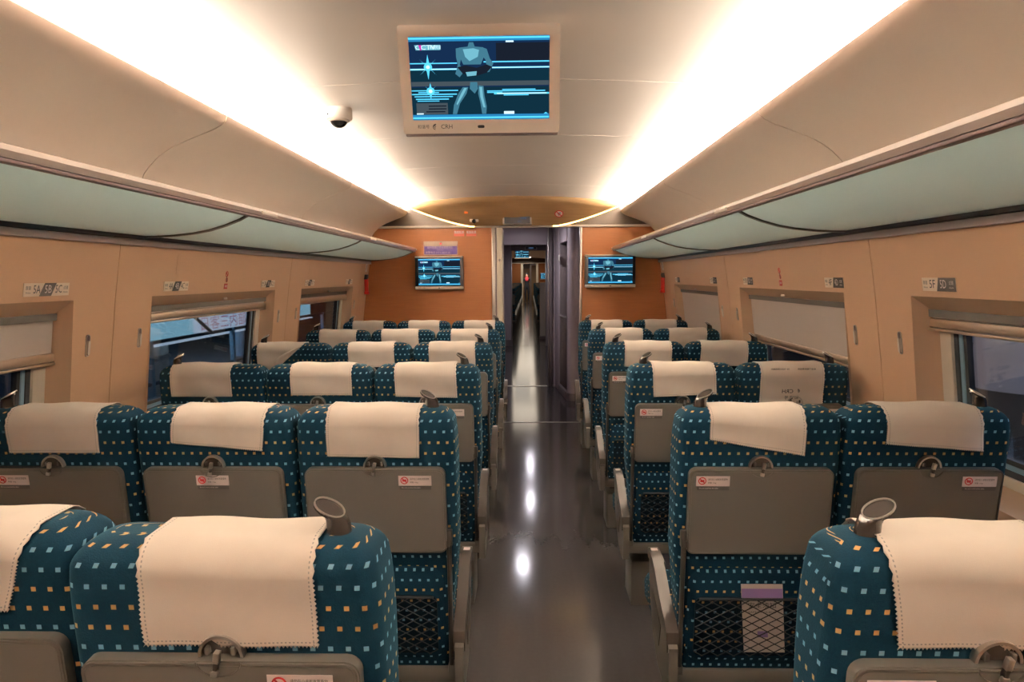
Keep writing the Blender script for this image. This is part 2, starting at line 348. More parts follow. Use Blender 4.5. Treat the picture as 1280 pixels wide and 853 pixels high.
# windows
win_n = 0
BLIND = {(-1, 1): 1.235, (-1, 2): 1.345, (-1, 3): 1.345, (1, 1): 1.350, (1, 2): 1.128, (1, 3): 0.99, (-1, 0): 1.30, (1, 0): 1.30}
for s in (-1, 1):
    fn = WF(s)
    for wi, (y0, y1) in enumerate(WY):
        win_n += 1; root = struct(empty('window_%d' % win_n, (XC + s*1.56, (y0+y1)/2, WZ0)))
        inv = Matrix.Translation(-root.location)
        def g(b, nm, par=root, **k):
            for i, p in enumerate(b.v): b.v[i] = tuple(Vector(p) - root.location)
            return b.build(nm, par, **k)
        a0, a1, c0, c1 = y0+0.012, y1-0.012, 0.845, 1.368
        b = B()
        O = [(y0, WZ0), (y1, WZ0), (y1, WZ1), (y0, WZ1)]; I = [(a0, c0), (a1, c0), (a1, c1), (a0, c1)]
        for k in range(4):
            j = (k+1) % 4; b.add([fn(*O[k], 0.0), fn(*O[j], 0.0), fn(*I[j], 0.09), fn(*I[k], 0.09)], [[0, 1, 2, 3]], M['reveal'])
        g(b, 'window_reveal')
        b = B(); n = 8
        inner = rrect(a0+0.062, a1-0.062, c0+0.03, c1+0.05, 0.07, n)
        def on_rect(p):
            cx, cy = (a0+a1)/2, (c0+c1+0.05)/2; hx, hy = (a1-a0)/2, (c1+0.09-c0)/2
            dx, dy = p[0]-cx, p[1]-cy; t_ = min(hx/abs(dx) if dx else 9e9, hy/abs(dy) if dy else 9e9); return (cx+dx*t_, cy+dy*t_)
        b.ring([on_rect(p) for p in inner], inner, fn, 0.085, 0.10, M['cream']); g(b, 'window_frame')
        def inset(d): return rrect(a0+0.062+d, a1-0.062-d, c0+0.03+d, c1+0.05-d, 0.07-d*0.6, n)
        b = B(); b.ring(inset(0), inset(0.020), fn, 0.095, 0.12, M['rubber']); b.ring(inset(0.036), inset(0.052), fn, 0.105, 0.125, M['rubber']); g(b, 'gasket')
        b = B(); b.ring(inset(0.020), inset(0.036), fn, 0.100, 0.122, M['blue_trim']); g(b, 'metal_surround')
        b = B(); b.prism(inset(0.03), fn, 0.118, 0.122, M['glass']); g(b, 'glass_pane')
        zb = BLIND[(s, wi)]
        b = B(); b.prism([(a0+.006, zb), (a1-.006, zb), (a1-.006, 1.40), (a0+.006, 1.40)], fn, 0.060, 0.064, M['blind']); bl = g(b, 'roller_blind')
        b = B(); b.prism([(a0, 1.366), (a1, 1.366), (a1, 1.392), (a0, 1.392)], fn, 0.05, 0.058, M['grey']); g(b, 'blind_cassette')
        b = B(); X_ = XC + s*(off(zb)+0.058)
        b.box(X_-0.011, X_+0.011, a0+.003, a1-.003, zb-0.020, zb+0.012, M['blindbar'], 0.006)
        b.box(X_-0.016, X_+0.012, a0+.003, a1-.003, zb-0.032, zb-0.022, M['blindbar'], 0.003); g(b, 'blind_bar')
        if wi > 0:
            b = B(); b.box(-0.004, 0.004, -0.022, 0.022, -0.006, 0.006, M['silver'], 0.002)
            o = b.build('blind_catch', root); o.location = Vector(fn((y0+y1)/2+0.08, 1.405, 0.035)) - root.location

# cove panels above the racks (2 m each)
COVE = [(1.120, 2.185), (1.100, 2.196), (1.086, 2.186), (1.092, 2.165), (1.110, 2.148), (1.150, 2.128), (1.200, 2.110), (1.255, 2.089), (1.307, 2.068), (1.352, 2.044), (1.390, 2.016),
        (1.422, 1.985), (1.446, 1.955), (1.464, 1.915), (1.474, 1.87), (1.476, 1.80)]
CB = [(1.136, 2.172), (1.10, 2.182), (1.10, 2.182), (1.105, 2.17), (1.122, 2.158), (1.158, 2.138), (1.206, 2.120), (1.262, 2.099), (1.314, 2.078), (1.360, 2.052), (1.40, 2.022),
      (1.432, 1.991), (1.456, 1.961), (1.474, 1.92), (1.484, 1.87), (1.486, 1.80)]
tn = 3
for s, nm in ((-1, 'left'), (1, 'right')):
    ys = [Y0, -1.14, 0.86, 2.86, 4.86, YW]
    for y0, y1 in zip(ys, ys[1:]):
        b = B(); rows = []
        for y in (y0+0.0035, y1-0.0035):
            rows.append([(XC+s*a, y, z) for a, z in COVE] + [(XC+s*a, y, z) for a, z in reversed(CB)] + [(XC+s*COVE[0][0], y, COVE[0][1])])
        b.sheet(rows, M['cove']); b.add(rows[0][:-1], [list(range(len(rows[0])-1))], M['cove']); b.add(rows[1][:-1], [list(range(len(rows[1])-1))], M['cove'])
        struct(b.build('trim_%d' % tn, sharp=50)); tn += 1
    b = B()
    for y in ys[1:-1]: b.sheet([[(XC+s*(a+.002), yy, z+.001) for a, z in CB[2:]] for yy in (y-0.012, y+0.012)], M['black'])
    struct(b.build('trim_%d' % tn)); tn += 1
    b = B()                                          # trough behind the lip
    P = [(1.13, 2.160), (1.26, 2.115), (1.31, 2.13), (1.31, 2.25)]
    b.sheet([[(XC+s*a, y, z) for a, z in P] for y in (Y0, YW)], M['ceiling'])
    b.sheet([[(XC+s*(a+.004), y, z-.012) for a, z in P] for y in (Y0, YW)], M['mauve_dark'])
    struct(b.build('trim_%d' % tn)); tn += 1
# ceiling panels
b = B()
def ceil_z(o_): return 2.300 - 0.045*(abs(o_)/1.09)**2 if abs(o_) < 1.09 else 2.255 - 0.35*(abs(o_)-1.09)**1.2
ys = [Y0, -1.2, -0.14, 0.86, 1.86, 2.80, 3.86, 4.90, 5.90, 6.80, YW+0.1]
offs = [-1.32+2.64*i/32 for i in range(33)]
for y0, y1 in zip(ys, ys[1:]):
    a, e = y0+0.0015, y1-0.0015
    b.sheet([[(XC+o_, y, ceil_z(o_)+dz) for o_ in offs] for y, dz in ((a, 0.004), (a+0.003, 0), (e-0.003, 0), (e, 0.004))], M['ceiling'])
b.sheet([[(XC+o_, y, ceil_z(o_)+0.012) for o_ in offs] for y in (Y0, YW+.1)], M['cream'])
struct(b.build('ceiling', sharp=25))
# back of the shell behind the camera
b = B(); b.box(XC-1.6, XC+1.6, Y0-0.03, Y0, 0, 2.32, M['wood']); struct(b.build('wall_back'))

# luggage racks
SH = [(1.022, 1.786), (1.06, 1.766), (1.12, 1.743), (1.19, 1.723), (1.256, 1.711), (1.34, 1.702), (1.42, 1.698), (1.464, 1.698)]
for s, side in ((-1, 'left'), (1, 'right')):
    root = empty('luggage_rack', (XC+s*1.2, 2.0, 1.70)); L0 = root.location
    tag(root, 'long overhead luggage rack with frosted green glass shelf along the %s wall' % side, 'luggage rack', 'overhead luggage racks')
    def g(b, nm, par=root):
        for i, p in enumerate(b.v): b.v[i] = tuple(Vector(p) - L0)
        return b.build(nm, par)
    b = B(); prof = [(-0.010, -0.016), (0.006, -0.018), (0.014, -0.006), (0.012, 0.010), (0.002, 0.018), (-0.010, 0.014), (-0.015, 0.0)]
    b.prism([(XC+s*(1.012+p), 1.803+q) for p, q in prof], lambda u, v, d: (u, d, v), Y0, YW-0.03, M['rail'])
    b.box(*sorted((XC+s*1.002, XC+s*1.026)), Y0, YW-0.03, 1.776, 1.786, M['rail_dark'], 0.003)
    g(b, 'front_rail')
    ysh = [Y0, -1.12, 0.88, 2.88, 4.84, YW-0.03]
    for y0, y1 in zip(ysh, ysh[1:]):
        b = B(); a, e = y0+0.012, y1-(0.012 if y1 < 6.5 else 0)
        prof = [(XC+s*p, q) for p, q in SH] + [(XC+s*p, q+0.008) for p, q in reversed(SH)]
        b.prism(prof, lambda u, v, d: (u, d, v), a, e, M['shelf']); g(b, 'glass_shelf')
    for y in ysh[1:]:
        b = B(); ya, yb_ = (y-0.013, y+0.013) if y < 6.5 else (y, y+0.02)
        prof = [(XC+s*p, q-0.007) for p, q in SH] + [(XC+s*p, q+0.016) for p, q in reversed(SH)]
        b.prism(prof, lambda u, v, d: (u, d, v), ya, yb_, M['grey'])
        b.tube([(XC+s*1.464, (ya+yb_)/2, 1.90), (XC+s*1.40, (ya+yb_)/2, 1.86), (XC+s*1.25, (ya+yb_)/2, 1.80), (XC+s*1.05, (ya+yb_)/2, 1.795)], 0.007, M['grey_light'], 6)
        b.box(*sorted((XC+s*1.44, XC+s*1.466)), ya-0.01, yb_+0.005, 1.885, 1.915, M['grey_light'], 0.004)
        g(b, 'shelf_bracket')
    b = B(); b.box(*sorted((XC+s*1.462, XC+s*1.482)), Y0, YW-0.02, 1.682, 1.712, M['black'], 0.003)
    b.box(*sorted((XC+s*1.464, XC+s*1.486)), Y0, YW-0.02, 1.655, 1.680, M['mauve'], 0.003); g(b, 'wall_rail')
    for y in (2.60, 4.62, 6.62):
        b = B(); b.box(-0.003, 0.003, -0.09, 0.09, -0.008, 0.008, M['white'], 0.002); o = b.build('shelf_label', root)
        o.location = Vector((XC+s*0.9955, y+0.45, 1.800)) - L0

# ------------------------------------------------------------------ end wall, header and doorway
b = B(); zt = 2.03
for s, x_in in ((-1, -0.374), (1, 0.522)):
    poly = [(x_in, 0)] + [(XC+s*(o_+0.01), z) for o_, z in WALLP] + [(XC+s*1.48, zt), (x_in, zt)]
    bb = B(); bb.prism(poly, XYZ, YW, YW+0.05, M['wood'])
    struct(bb.build('wall_end_' + ('left' if s < 0 else 'right')))
b = B(); b.box(XC-1.44, XC+1.44, YW-0.022, YW+0.05, 2.018, 2.040, M['silver'], 0.004); struct(b.build('trim_%d' % tn)); tn += 1
b = B(); b.box(-0.386, -0.352, YW-0.018, YW+0.07, 0, 2.018, M['chrome'], 0.004); b.box(-0.350, -0.338, YW-0.01, YW+0.07, 0, 2.018, M['mauve_dark'], 0.002)
b.box(-0.336, -0.276, YW-0.014, YW+0.35, 0, 2.018, M['cream'], 0.008); struct(b.build('trim_%d' % tn)); tn += 1
b = B(); b.box(0.512, 0.534, YW-0.018, YW+0.07, 0, 2.018, M['chrome'], 0.004); struct(b.build('trim_%d' % tn)); tn += 1
b = B(); b.lathe([(0.013, 0), (0.013, 0.006), (0.006, 0.012), (0.004, 0.02)], M['chrome'], 12, Matrix.Translation((-0.306, YW-0.012, 1.69)) @ Matrix.Rotation(R(90), 4, 'X'))
tag(b.build('door_stop'), 'small round metal knob on the cream door column', 'knob')
# header: dark corners and a bowed centre panel with warm strips
def arch(x): return ceil_z(x-XC)
b = B(); xs = [XC-1.46+2.92*i/40 for i in range(41)]
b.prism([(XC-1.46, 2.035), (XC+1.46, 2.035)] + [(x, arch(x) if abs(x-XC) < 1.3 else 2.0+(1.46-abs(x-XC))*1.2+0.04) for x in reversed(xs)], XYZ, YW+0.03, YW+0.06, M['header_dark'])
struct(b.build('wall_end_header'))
def edge(o_):                                     # lower edge of the centre panel
    a = abs(o_); return 2.035 if a < 0.42 else 2.035 + 0.205*((a-0.42)/0.67)**1.35
b = B(); top, bot = [], []
N = 44
for i in range(N+1):
    o_ = -1.088 + 2.176*i/N; zt_ = ceil_z(o_)-0.001; zb_ = min(edge(o_), zt_-0.002); f_ = (zt_-zb_)/0.265
    top.append((XC+o_, YW-0.30*min(1, f_)**0.8-0.01, zt_)); bot.append((XC+o_, YW-0.06+0.045*abs(o_), zb_))
rows = []
for k in range(9):
    t_ = k/8; rows.append([tuple(Vector(a).lerp(Vector(c), t_) + Vector((0, -0.035*math.sin(math.pi*t_)*(1-abs(i-N/2)/(N/2)), 0))) for i, (a, c) in enumerate(zip(top, bot))])
b.sheet(rows, M['header'])
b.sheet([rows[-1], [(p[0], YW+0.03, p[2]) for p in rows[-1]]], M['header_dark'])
hdr = struct(b.build('wall_end_bow', sharp=60))
def hdr_point(x, z):                               # point on the bowed panel
    o_ = x-XC; i = min(N-1, max(0, int((o_+1.088)/2.176*N)))
    cols = [r_[i] for r_ in rows]
    for a, c in zip(cols, cols[1:]):
        if c[2] <= z <= a[2]: return a[1] + (c[1]-a[1])*(a[2]-z)/(a[2]-c[2]+1e-9)
    return cols[-1][1]
for s, side in ((-1, 'left'), (1, 'right')):
    pts = []
    for i in range(17):
        o_ = 0.40 + 0.675*i/16; pts.append((XC+s*o_, YW-0.028+0.02*(o_), edge(o_)-0.004))
    b = B(); b.tube(pts, 0.0085, M['e_strip'], 8); tag(b.build('light_strip'), 'curved warm yellow light strip on the %s side of the end wall header' % side, 'light', 'header light strips')
b = B(); b.box(-0.265, 0.022, 6.885, 6.99, 2.038, 2.128, M['silver'], 0.006); b.box(-0.250, 0.007, 6.875, 6.90, 2.046, 2.116, M['rubber'], 0.002)
put_text(b, '5号车厢', 0.018, -0.06, 2.096, XYZ, 6.874, M['e_led'], 'CENTER'); put_text(b, '20:15', 0.016, -0.10, 2.066, XYZ, 6.874, M['e_led'], 'CENTER')
led = b.build('information_display'); tag(led, 'small dark information display over the doorway in the wooden header', 'display')
b = B(); yy = hdr_point(-0.558, 2.085)
b.box(-0.60, -0.51, yy-0.02, yy+0.03, 2.07, 2.10, M['silver'], 0.008); b.lathe([(0.022, 0), (0.020, 0.012), (0.010, 0.022)], M['smoke'], 16, Matrix.Translation((-0.555, yy-0.018, 2.075)) @ Matrix.Rotation(R(90), 4, 'X'))
tag(b.build('security_camera'), 'tiny camera with dark lens on the wooden header left of the display', 'camera')
b = B(); yy = hdr_point(-0.628, 2.166); b.box(-0.645, -0.610, yy-0.006, yy-0.001, 2.145, 2.187, M['orange'], 0.002)
tag(b.build('orange_sticker'), 'small orange sticker on the wooden header above the end wall', 'sticker')
yy = hdr_point(0.293, 2.143); b = B(); root_m = Matrix.Translation((0.293, yy-0.012, 2.136)) @ Matrix.Rotation(R(46), 4, 'X')
b.prism(circ(0, 0, 0.043), XYZ, 0.0, 0.003, M['red'], root_m); b.prism(circ(0, 0, 0.035), XYZ, -0.001, 0.003, M['label'], root_m)
b.prism([(-0.02, 0.02), (0.02, 0.022), (0.016, 0.004), (0.002, -0.026), (-0.01, -0.01)], XYZ, -0.002, 0.0, M['blue_trim'], root_m)
b.prism([(-0.028, 0.024), (-0.022, 0.030), (0.028, -0.022), (0.022, -0.028)], XYZ, -0.003, 0.0, M['red'], root_m)
tag(b.build('no_smoking_sticker'), 'round red ringed no smoking sticker on the wooden header', 'sticker')

# screens
def screen_picture(b, x0, x1, z0, z1, y, mtx=None):
    W_, H_ = x1-x0, z1-z0
    def fn(u, v, d): p = Vector((x0+u*W_, y-d, z1-v*H_)); return tuple(mtx @ p) if mtx else tuple(p)
    def poly(pts, m, d): b.add([fn(u, v, d*0.0002+0.0004) for u, v in pts], [list(range(len(pts)))], M[m])
    def rect(u0, u1, v0, v1, m, d=1): poly([(u0, v0), (u1, v0), (u1, v1), (u0, v1)], m, d)
    rect(0, 1, 0, 1, 'e_navy', 0); rect(0, 1, 0, 0.055, 'e_blue'); rect(0, 1, 0.008, 0.03, 'e_cyan', 2)
    rect(0.62, 1, 0.08, 0.29, 'e_dark'); rect(0, 1, 0.39, 0.53, 'e_teal'); rect(0, 1, 0.53, 0.585, 'e_grey'); rect(0, 1, 0.60, 0.93, 'e_teal')
    rect(0.0, 0.34, 0.305, 0.318, 'e_cyan', 2); rect(0.0, 0.34, 0.372, 0.392, 'e_cyan', 2); rect(0.0, 0.34, 0.377, 0.385, 'e_white', 3)
    rect(0.53, 1, 0.293, 0.308, 'e_cyan', 2); rect(0.59, 1, 0.360, 0.378, 'e_cyan', 2); rect(0.59, 1, 0.366, 0.373, 'e_white', 3)
    for (a, c, v, h) in ((0.0, .34, .632, .012), (.05, .2, .655, .012), (0.0, .33, .676, .014), (.02, .30, .705, .012), (.03, .27, .735, .014), (.04, .20, .76, .01),
                         (.55, .97, .645, .012), (.66, .90, .628, .012), (.60, 1, .672, .02), (.67, .85, .695, .012), (.55, .66, .662, .012)): rect(a, c, v, v+h, 'e_cyan', 2)
    rect(.62, .98, .677, .687, 'e_white', 3)
    rect(0.03, 0.26, 0.79, 0.93, 'e_grey', 2); rect(.12, .25, .82, .835, 'e_dark', 3); rect(.12, .25, .855, .87, 'e_dark', 3); rect(.1, .24, .89, .905, 'e_dark', 3)
    rect(0, 1, .935, 1, 'e_blue'); rect(0, 1, .965, .985, 'e_cyan', 2); rect(.67, .745, .90, .935, 'e_white', 3); rect(.03, .08, .915, .93, 'e_white', 3)
    rect(.69, .745, .055, .075, 'e_white', 3); poly([(.96, .935), (.975, .915), (.99, .935)], 'e_cyan', 3)
    # star
    for (cu_, cv, r_, m) in ((.13, .355, .15, 'e_cyan'), (.14, .645, .10, 'e_cyan')):
        for k in range(6):
            a = R(90+60*k if k % 3 else 90+60*k); rr = r_*(1 if k % 3 else .8)
            ca, sa = math.cos(a)*0.75, math.sin(a)*1.25
            poly([(cu_-sa*.012, cv+ca*.012), (cu_+ca*rr*.6, cv-sa*rr), (cu_+sa*.012, cv-ca*.012)], m, 4)
        poly(circ(cu_, cv, .030, 14, .048), 'e_cyan', 5); poly(circ(cu_, cv, .014, 12, .022), 'e_white', 6)
    # armoured figure: torso, arms, hips, legs
    poly([(.36, .13), (.42, .12), (.43, .07), (.46, .07), (.47, .12), (.53, .13), (.545, .20), (.51, .33), (.385, .33), (.35, .20)], 'e_body', 7)
    poly([(.385, .15), (.46, .14), (.50, .16), (.49, .24), (.43, .29), (.40, .24)], 'e_body_hi', 8)
    poly([(.335, .14), (.365, .13), (.375, .22), (.36, .33), (.385, .42), (.355, .48), (.325, .44), (.345, .33), (.335, .24)], 'e_body', 7)
    poly([(.525, .13), (.555, .15), (.575, .26), (.60, .32), (.57, .42), (.53, .43), (.50, .38), (.55, .35), (.545, .28), (.52, .22)], 'e_body', 7)
    poly([(.34, .36), (.40, .34), (.48, .37), (.55, .33), (.59, .36), (.55, .43), (.47, .47), (.38, .44)], 'e_dark', 9)
    poly([(.40, .42), (.48, .41), (.475, .46), (.41, .47)], 'e_body_hi', 10)
    poly([(.43, .54), (.48, .54), (.485, .62), (.46, .68), (.425, .62)], 'e_body', 7)
    poly([(.375, .60), (.415, .60), (.40, .68), (.35, .80), (.325, .93), (.295, .93), (.305, .82), (.34, .68)], 'e_body', 7)
    poly([(.385, .61), (.405, .61), (.375, .70), (.33, .82), (.325, .80), (.36, .68)], 'e_body_hi', 8)
    poly([(.49, .58), (.525, .59), (.53, .70), (.545, .84), (.54, .93), (.51, .93), (.50, .80), (.485, .68)], 'e_body', 7)
    poly([(.495, .60), (.515, .60), (.52, .72), (.535, .85), (.52, .85), (.50, .72)], 'e_body_hi', 8)
    def ft(u, v, d): return fn(u, v, d*0.0002+0.0004)
    poly([(.04, .095), (.225, .095), (.225, .155), (.05, .155)], 'e_body_hi', 4)
    vs_, fs_ = text_geo('CCTV', 0.09, 'LEFT')
    b.add([ft(.045+x*.62, .125-y*0.85, 6) for x, y in vs_], fs_, M['e_white']); poly([(.07, .095), (.09, .095), (.09, .155), (.08, .155)], 'e_mag', 7)
    vs_, fs_ = text_geo('新闻频道', 0.05, 'LEFT'); b.add([ft(.150+x*.40, .125-y, 6) for x, y in vs_], fs_, M['e_white'])
def crh_logo(b, x, z, h, fn, d, m):
    for k in range(3):
        pts = []
        for i in range(7): a = R(100+26*i); pts.append((x + h*(0.62-0.16*k)*math.cos(a), z + h*(0.5-0.13*k)*math.sin(a)+0.1*h*k))
        for i in range(5, -1, -1): a = R(106+26*i); pts.append((x + h*(0.52-0.16*k)*math.cos(a), z + h*(0.38-0.13*k)*math.sin(a)+0.1*h*k))
        b.add([fn(u, v, d) for u, v in pts], [list(range(len(pts)))], m)
def television(loc, w, h, style, tilt, label, name='ceiling_television'):
    root = empty(name, loc); root.rotation_euler = (tilt, 0, 0); tag(root, label, 'television', 'televisions showing the same programme')
    b = B()
    if style == 'ceiling':
        bz = (0.032, 0.032, 0.033, 0.042)           # left right top bottom
        b.ring(rrect(-w/2, w/2, -h, 0, 0.008, 3), rrect(-w/2+bz[0], w/2-bz[1], -h+bz[3], -bz[2], 0.002, 3), XYZ, -0.004, 0.02, M['silver'])
        b.prism(rrect(-w/2+.002, w/2-.002, -h+.002, -.002, 0.008, 3), XYZ, 0.012, 0.045, M['silver'])
        b.box(-w/2+.004, w/2-.004, 0.004, 0.05, -h-0.010, -h+0.003, M['mauve_dark'], 0.004)
        b.build('bezel', root); sx0, sx1, sz0, sz1 = -w/2+bz[0], w/2-bz[1], -h+bz[3], -bz[2]
        b = B(); put_text(b, '和谐号', 0.013, -w/2+.045, -h+.021, XYZ, -0.0046, M['ink']); crh_logo(b, -w/2+.106, -h+.021, 0.020, XYZ, -0.0046, M['ink'])
        put_text(b, 'CRH', 0.019, -w/2+.120, -h+.021, XYZ, -0.0046, M['ink'], width=0.036); b.build('maker_mark', root)
        b = B(); b.prism(rrect(-.011, .011, -h+.016, -h+.025, .0044, 4), XYZ, -0.006, -0.003, M['black']); b.build('sensor', root)
    else:
        b.box(-w/2, w/2, -0.004, 0.05, -h+0.02, -0.012, M['black'], 0.003)
        b.build('casing', root)
        b = B(); b.box(-w/2, w/2, -0.012, 0.05, -0.018, 0, M['silver'], 0.005); b.build('top_bar', root)
        b = B(); b.box(-w/2, w/2, -0.012, 0.05, -h, -h+0.030, M['silver'], 0.005)
        put_text(b, '和谐号', 0.010, -w/2+.03, -h+.015, XYZ, -0.0125, M['ink']); put_text(b, 'CRH', 0.012, -w/2+.08, -h+.015, XYZ, -0.0125, M['ink'])
        b.prism(rrect(-.008, .008, -h+.011, -h+.019, .003, 3), XYZ, -0.0135, -0.012, M['black']); b.build('bottom_bar', root)
        sx0, sx1, sz0, sz1 = -w/2+.034, w/2-.030, -h+.044, -.030
    b = B(); screen_picture(b, sx0, sx1, sz0, sz1, 0.0 if style == 'ceiling' else -0.0045); b.build('screen', root)
    return root
television((-0.153, 2.150, 2.281), 0.498, 0.318, 'ceiling', R(17), 'large silver framed television tilted down from the cabin ceiling')
television((-0.922, 6.97, 1.733), 0.49, 0.338, 'wall', 0, 'black television on the wooden wall left of the doorway', 'wall_television')
television((0.816, 6.97, 1.738), 0.51, 0.332, 'wall', 0, 'black television on the wooden wall right of the doorway', 'wall_television')

# notices on the end wall
b = B(); b.box(-1.084, -0.734, YW-0.004, YW-0.0005, 1.745, 1.886, M['plate'], 0); b.box(-1.079, -0.742, YW-0.006, YW-0.004, 1.752, 1.835, M['purple'], 0)
put_text(b, '柳州铁路公安处乘警支队', 0.028, -0.915, 1.818, XYZ, YW-0.0065, M['label'], 'CENTER', width=0.26)
put_text(b, 'Railway Police', 0.012, -0.915, 1.797, XYZ, YW-0.0065, M['label'], 'CENTER')
put_text(b, '报警电话 0773-3853110', 0.024, -1.065, 1.770, XYZ, YW-0.0065, M['label'], width=0.25)
b.prism([(-0.925, 1.862), (-0.909, 1.873), (-0.893, 1.862), (-0.909, 1.848)], XYZ, YW-0.006, YW-0.004, M['red'])
tag(b.build('notice_sign'), 'purple and cream notice with white writing above the left wall television', 'sign')
for x0, x1, t_ in ((-0.771, -0.666, '灭火器'), (-0.645, -0.542, '安全锤')):
    b = B(); b.box(x0, x1, YW-0.004, YW-0.0005, 1.935, 1.992, M['pinkred']); b.box(x0+.004, x1-.004, YW-0.005, YW-0.004, 1.962, 1.988, M['label'])
    put_text(b, t_, 0.024, (x0+x1)/2, 1.975, XYZ, YW-0.0055, M['red'], 'CENTER')
    tag(b.build('red_label'), 'small red and white label high on the wooden wall, %s of the pair' % ('left' if x0 < -.7 else 'right'), 'label', 'red labels on the end wall')

# vestibule beyond the doorway
b = B(); b.box(-1.05, -1.0, YW+0.05, 9.4, 0, 2.3, M['mauve']); struct(b.build('wall_vestibule_left'))
b = B(); b.box(-1.05, 1.2, YW+0.06, 9.4, 2.2, 2.25, M['cream']); struct(b.build('ceiling_vestibule'))
b = B(); b.box(-1.0, -0.375, 9.40, 9.46, 0, 2.2, M['mauve'], 0.004); b.box(-1.0, -0.36, 9.385, 9.40, 0, 0.12, M['mauve_dark'])
b.box(-0.375, 0.243, 9.40, 9.46, 1.955, 2.2, M['mauve'], 0.003); b.box(0.243, 0.31, 9.37, 9.46, 0, 2.2, M['mauve_dark'], 0.006)
b.box(0.247, 0.262, 9.355, 9.37, 0, 2.2, M['chrome'], 0.003); b.box(0.31, 1.2, 9.42, 9.46, 0, 2.2, M['mauve'])
struct(b.build('wall_portal'))
def slab(b, p, q, z0, z1, m, th=0.03, bev=0.003):
    p, q = Vector((*p, 0)), Vector((*q, 0)); L_ = (q-p).length; a = math.atan2(q.y-p.y, q.x-p.x)
    b.box(0, L_, -th/2, th/2, z0, z1, m, bev, Matrix.Translation(p) @ Matrix.Rotation(a, 4, 'Z'))
b = B(); slab(b, (0.36, 9.36), (0.405, 9.02), 0, 2.2, M['mauve']); slab(b, (0.405, 9.02), (0.465, 8.38), 1.95, 2.2, M['mauve'])
slab(b, (0.50, 9.02), (0.56, 8.38), 0, 1.95, M['mauve_dark']); slab(b, (0.40, 9.02), (0.50, 9.02), 0, 1.95, M['mauve_dark'], 0.02)
slab(b, (0.39, 9.02), (0.455, 8.38), 0, 0.10, M['mauve_dark'])
b.tube([(0.56, 8.36, 0), (0.56, 8.36, 2.2)], 0.10, M['mauve'], 24); b.tube([(0.56, 8.36, 0), (0.56, 8.36, 0.09)], 0.112, M['mauve_dark'], 24)
b.box(0.60, 0.70, YW+0.06, 8.4, 0, 2.2, M['mauve'], 0.004)
struct(b.build('wall_vestibule_right'))
b = B(); b.tube([(0.405, 9.0, 1.02), (0.385, 8.95, 1.02), (0.43, 8.42, 1.02), (0.455, 8.38, 1.02)], 0.012, M['chrome'], 8)
tag(b.build('grab_rail'), 'horizontal metal grab rail on the mauve wall panel right of the doorway', 'rail')
b = B(); b.box(0.374, 0.392, 8.93, 8.99, 1.72, 1.80, M['white'], 0.003); tag(b.build('switch_plate'), 'small pale control plate on the mauve vestibule wall', 'plate')
for x, y in ((-0.1, 8.5), (0.0, 11.0), (0.0, 13.2)):
    b = B(); b.lathe([(0.075, 0), (0.075, -0.006), (0.062, -0.008)], M['silver'], 24, Matrix.Translation((x, y, 2.205)))
    b.lathe([(0.06, 0), (0.055, -0.004)], M['e_lamp'], 24, Matrix.Translation((x, y, 2.197)))
    tag(b.build('round_downlight'), 'round recessed downlight in the passage ceiling %s' % ({8.5: 'just past the doorway', 11.0: 'beyond the grey portal', 13.2: 'before the next car'}[y]), 'light', 'passage downlights')
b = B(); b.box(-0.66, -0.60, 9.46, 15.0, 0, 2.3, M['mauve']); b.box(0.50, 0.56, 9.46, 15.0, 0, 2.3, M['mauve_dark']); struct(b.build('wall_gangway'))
b = B(); b.box(-0.66, 0.56, 9.46, 17, 2.22, 2.28, M['mauve']); struct(b.build('ceiling_gangway'))
b = B(); b.box(-0.60, -0.40, 15.0, 15.06, 0, 2.22, M['mauve'], 0.005); b.box(0.36, 0.50, 15.0, 15.06, 0, 2.22, M['mauve'], 0.005); b.box(-0.40, 0.36, 15.0, 15.06, 2.09, 2.22, M['mauve_dark'])
b.box(-0.60, -0.38, 14.97, 15.0, 0, 0.14, M['mauve_dark']); b.box(-0.405, -0.385, 14.98, 15.07, 0, 2.09, M['chrome'], 0.003); b.box(0.345, 0.365, 14.98, 15.07, 0, 2.09, M['chrome'], 0.003)
struct(b.build('wall_far_portal'))
b = B(); b.box(-0.10, 0.16, 14.94, 15.0, 2.11, 2.17, M['silver'], 0.005); b.box(-0.09, 0.15, 14.936, 14.95, 2.118, 2.162, M['black']); put_text(b, '卫生间', 0.035, 0.03, 2.14, XYZ, 14.935, M['e_led'], 'CENTER')
tag(b.build('information_display'), 'small dark information display over the far portal in the passage', 'display')

# ------------------------------------------------------------------ next car
Z1 = 0.0; XN = -0.20
b = B(); b.box(XN-1.6, XN+1.6, 15.06, 44, Z1-0.1, Z1+0.002, M['floor']); struct(b.build('floor_next_car'))
b = B(); b.box(XN-1.6, XN-1.5, 16, 36, 0, 2.5, M['wall']); struct(b.build('wall_next_left'))
b = B(); b.box(XN+1.5, XN+1.6, 16, 36, 0, 2.5, M['wall']); struct(b.build('wall_next_right'))
b = B(); b.box(XN-1.6, -0.405, 15.06, 15.12, 0, 2.45, M['wall']); b.box(0.365, XN+1.6, 15.06, 15.12, 0, 2.45, M['wall']); struct(b.build('wall_next_near'))
b = B()
b.sheet([[(XN-1.5+3.0*i/12, y, 2.52-0.10*((i-6)/6)**2) for i in range(13)] for y in (15.1, 36)], M['ceiling']); struct(b.build('ceiling_next_car'))
b = B(); b.box(XN-1.5, -0.42, 36, 36.1, 0, 2.24, M['wood']); b.box(0.44, XN+1.5, 36, 36.1, 0, 2.24, M['wood'])
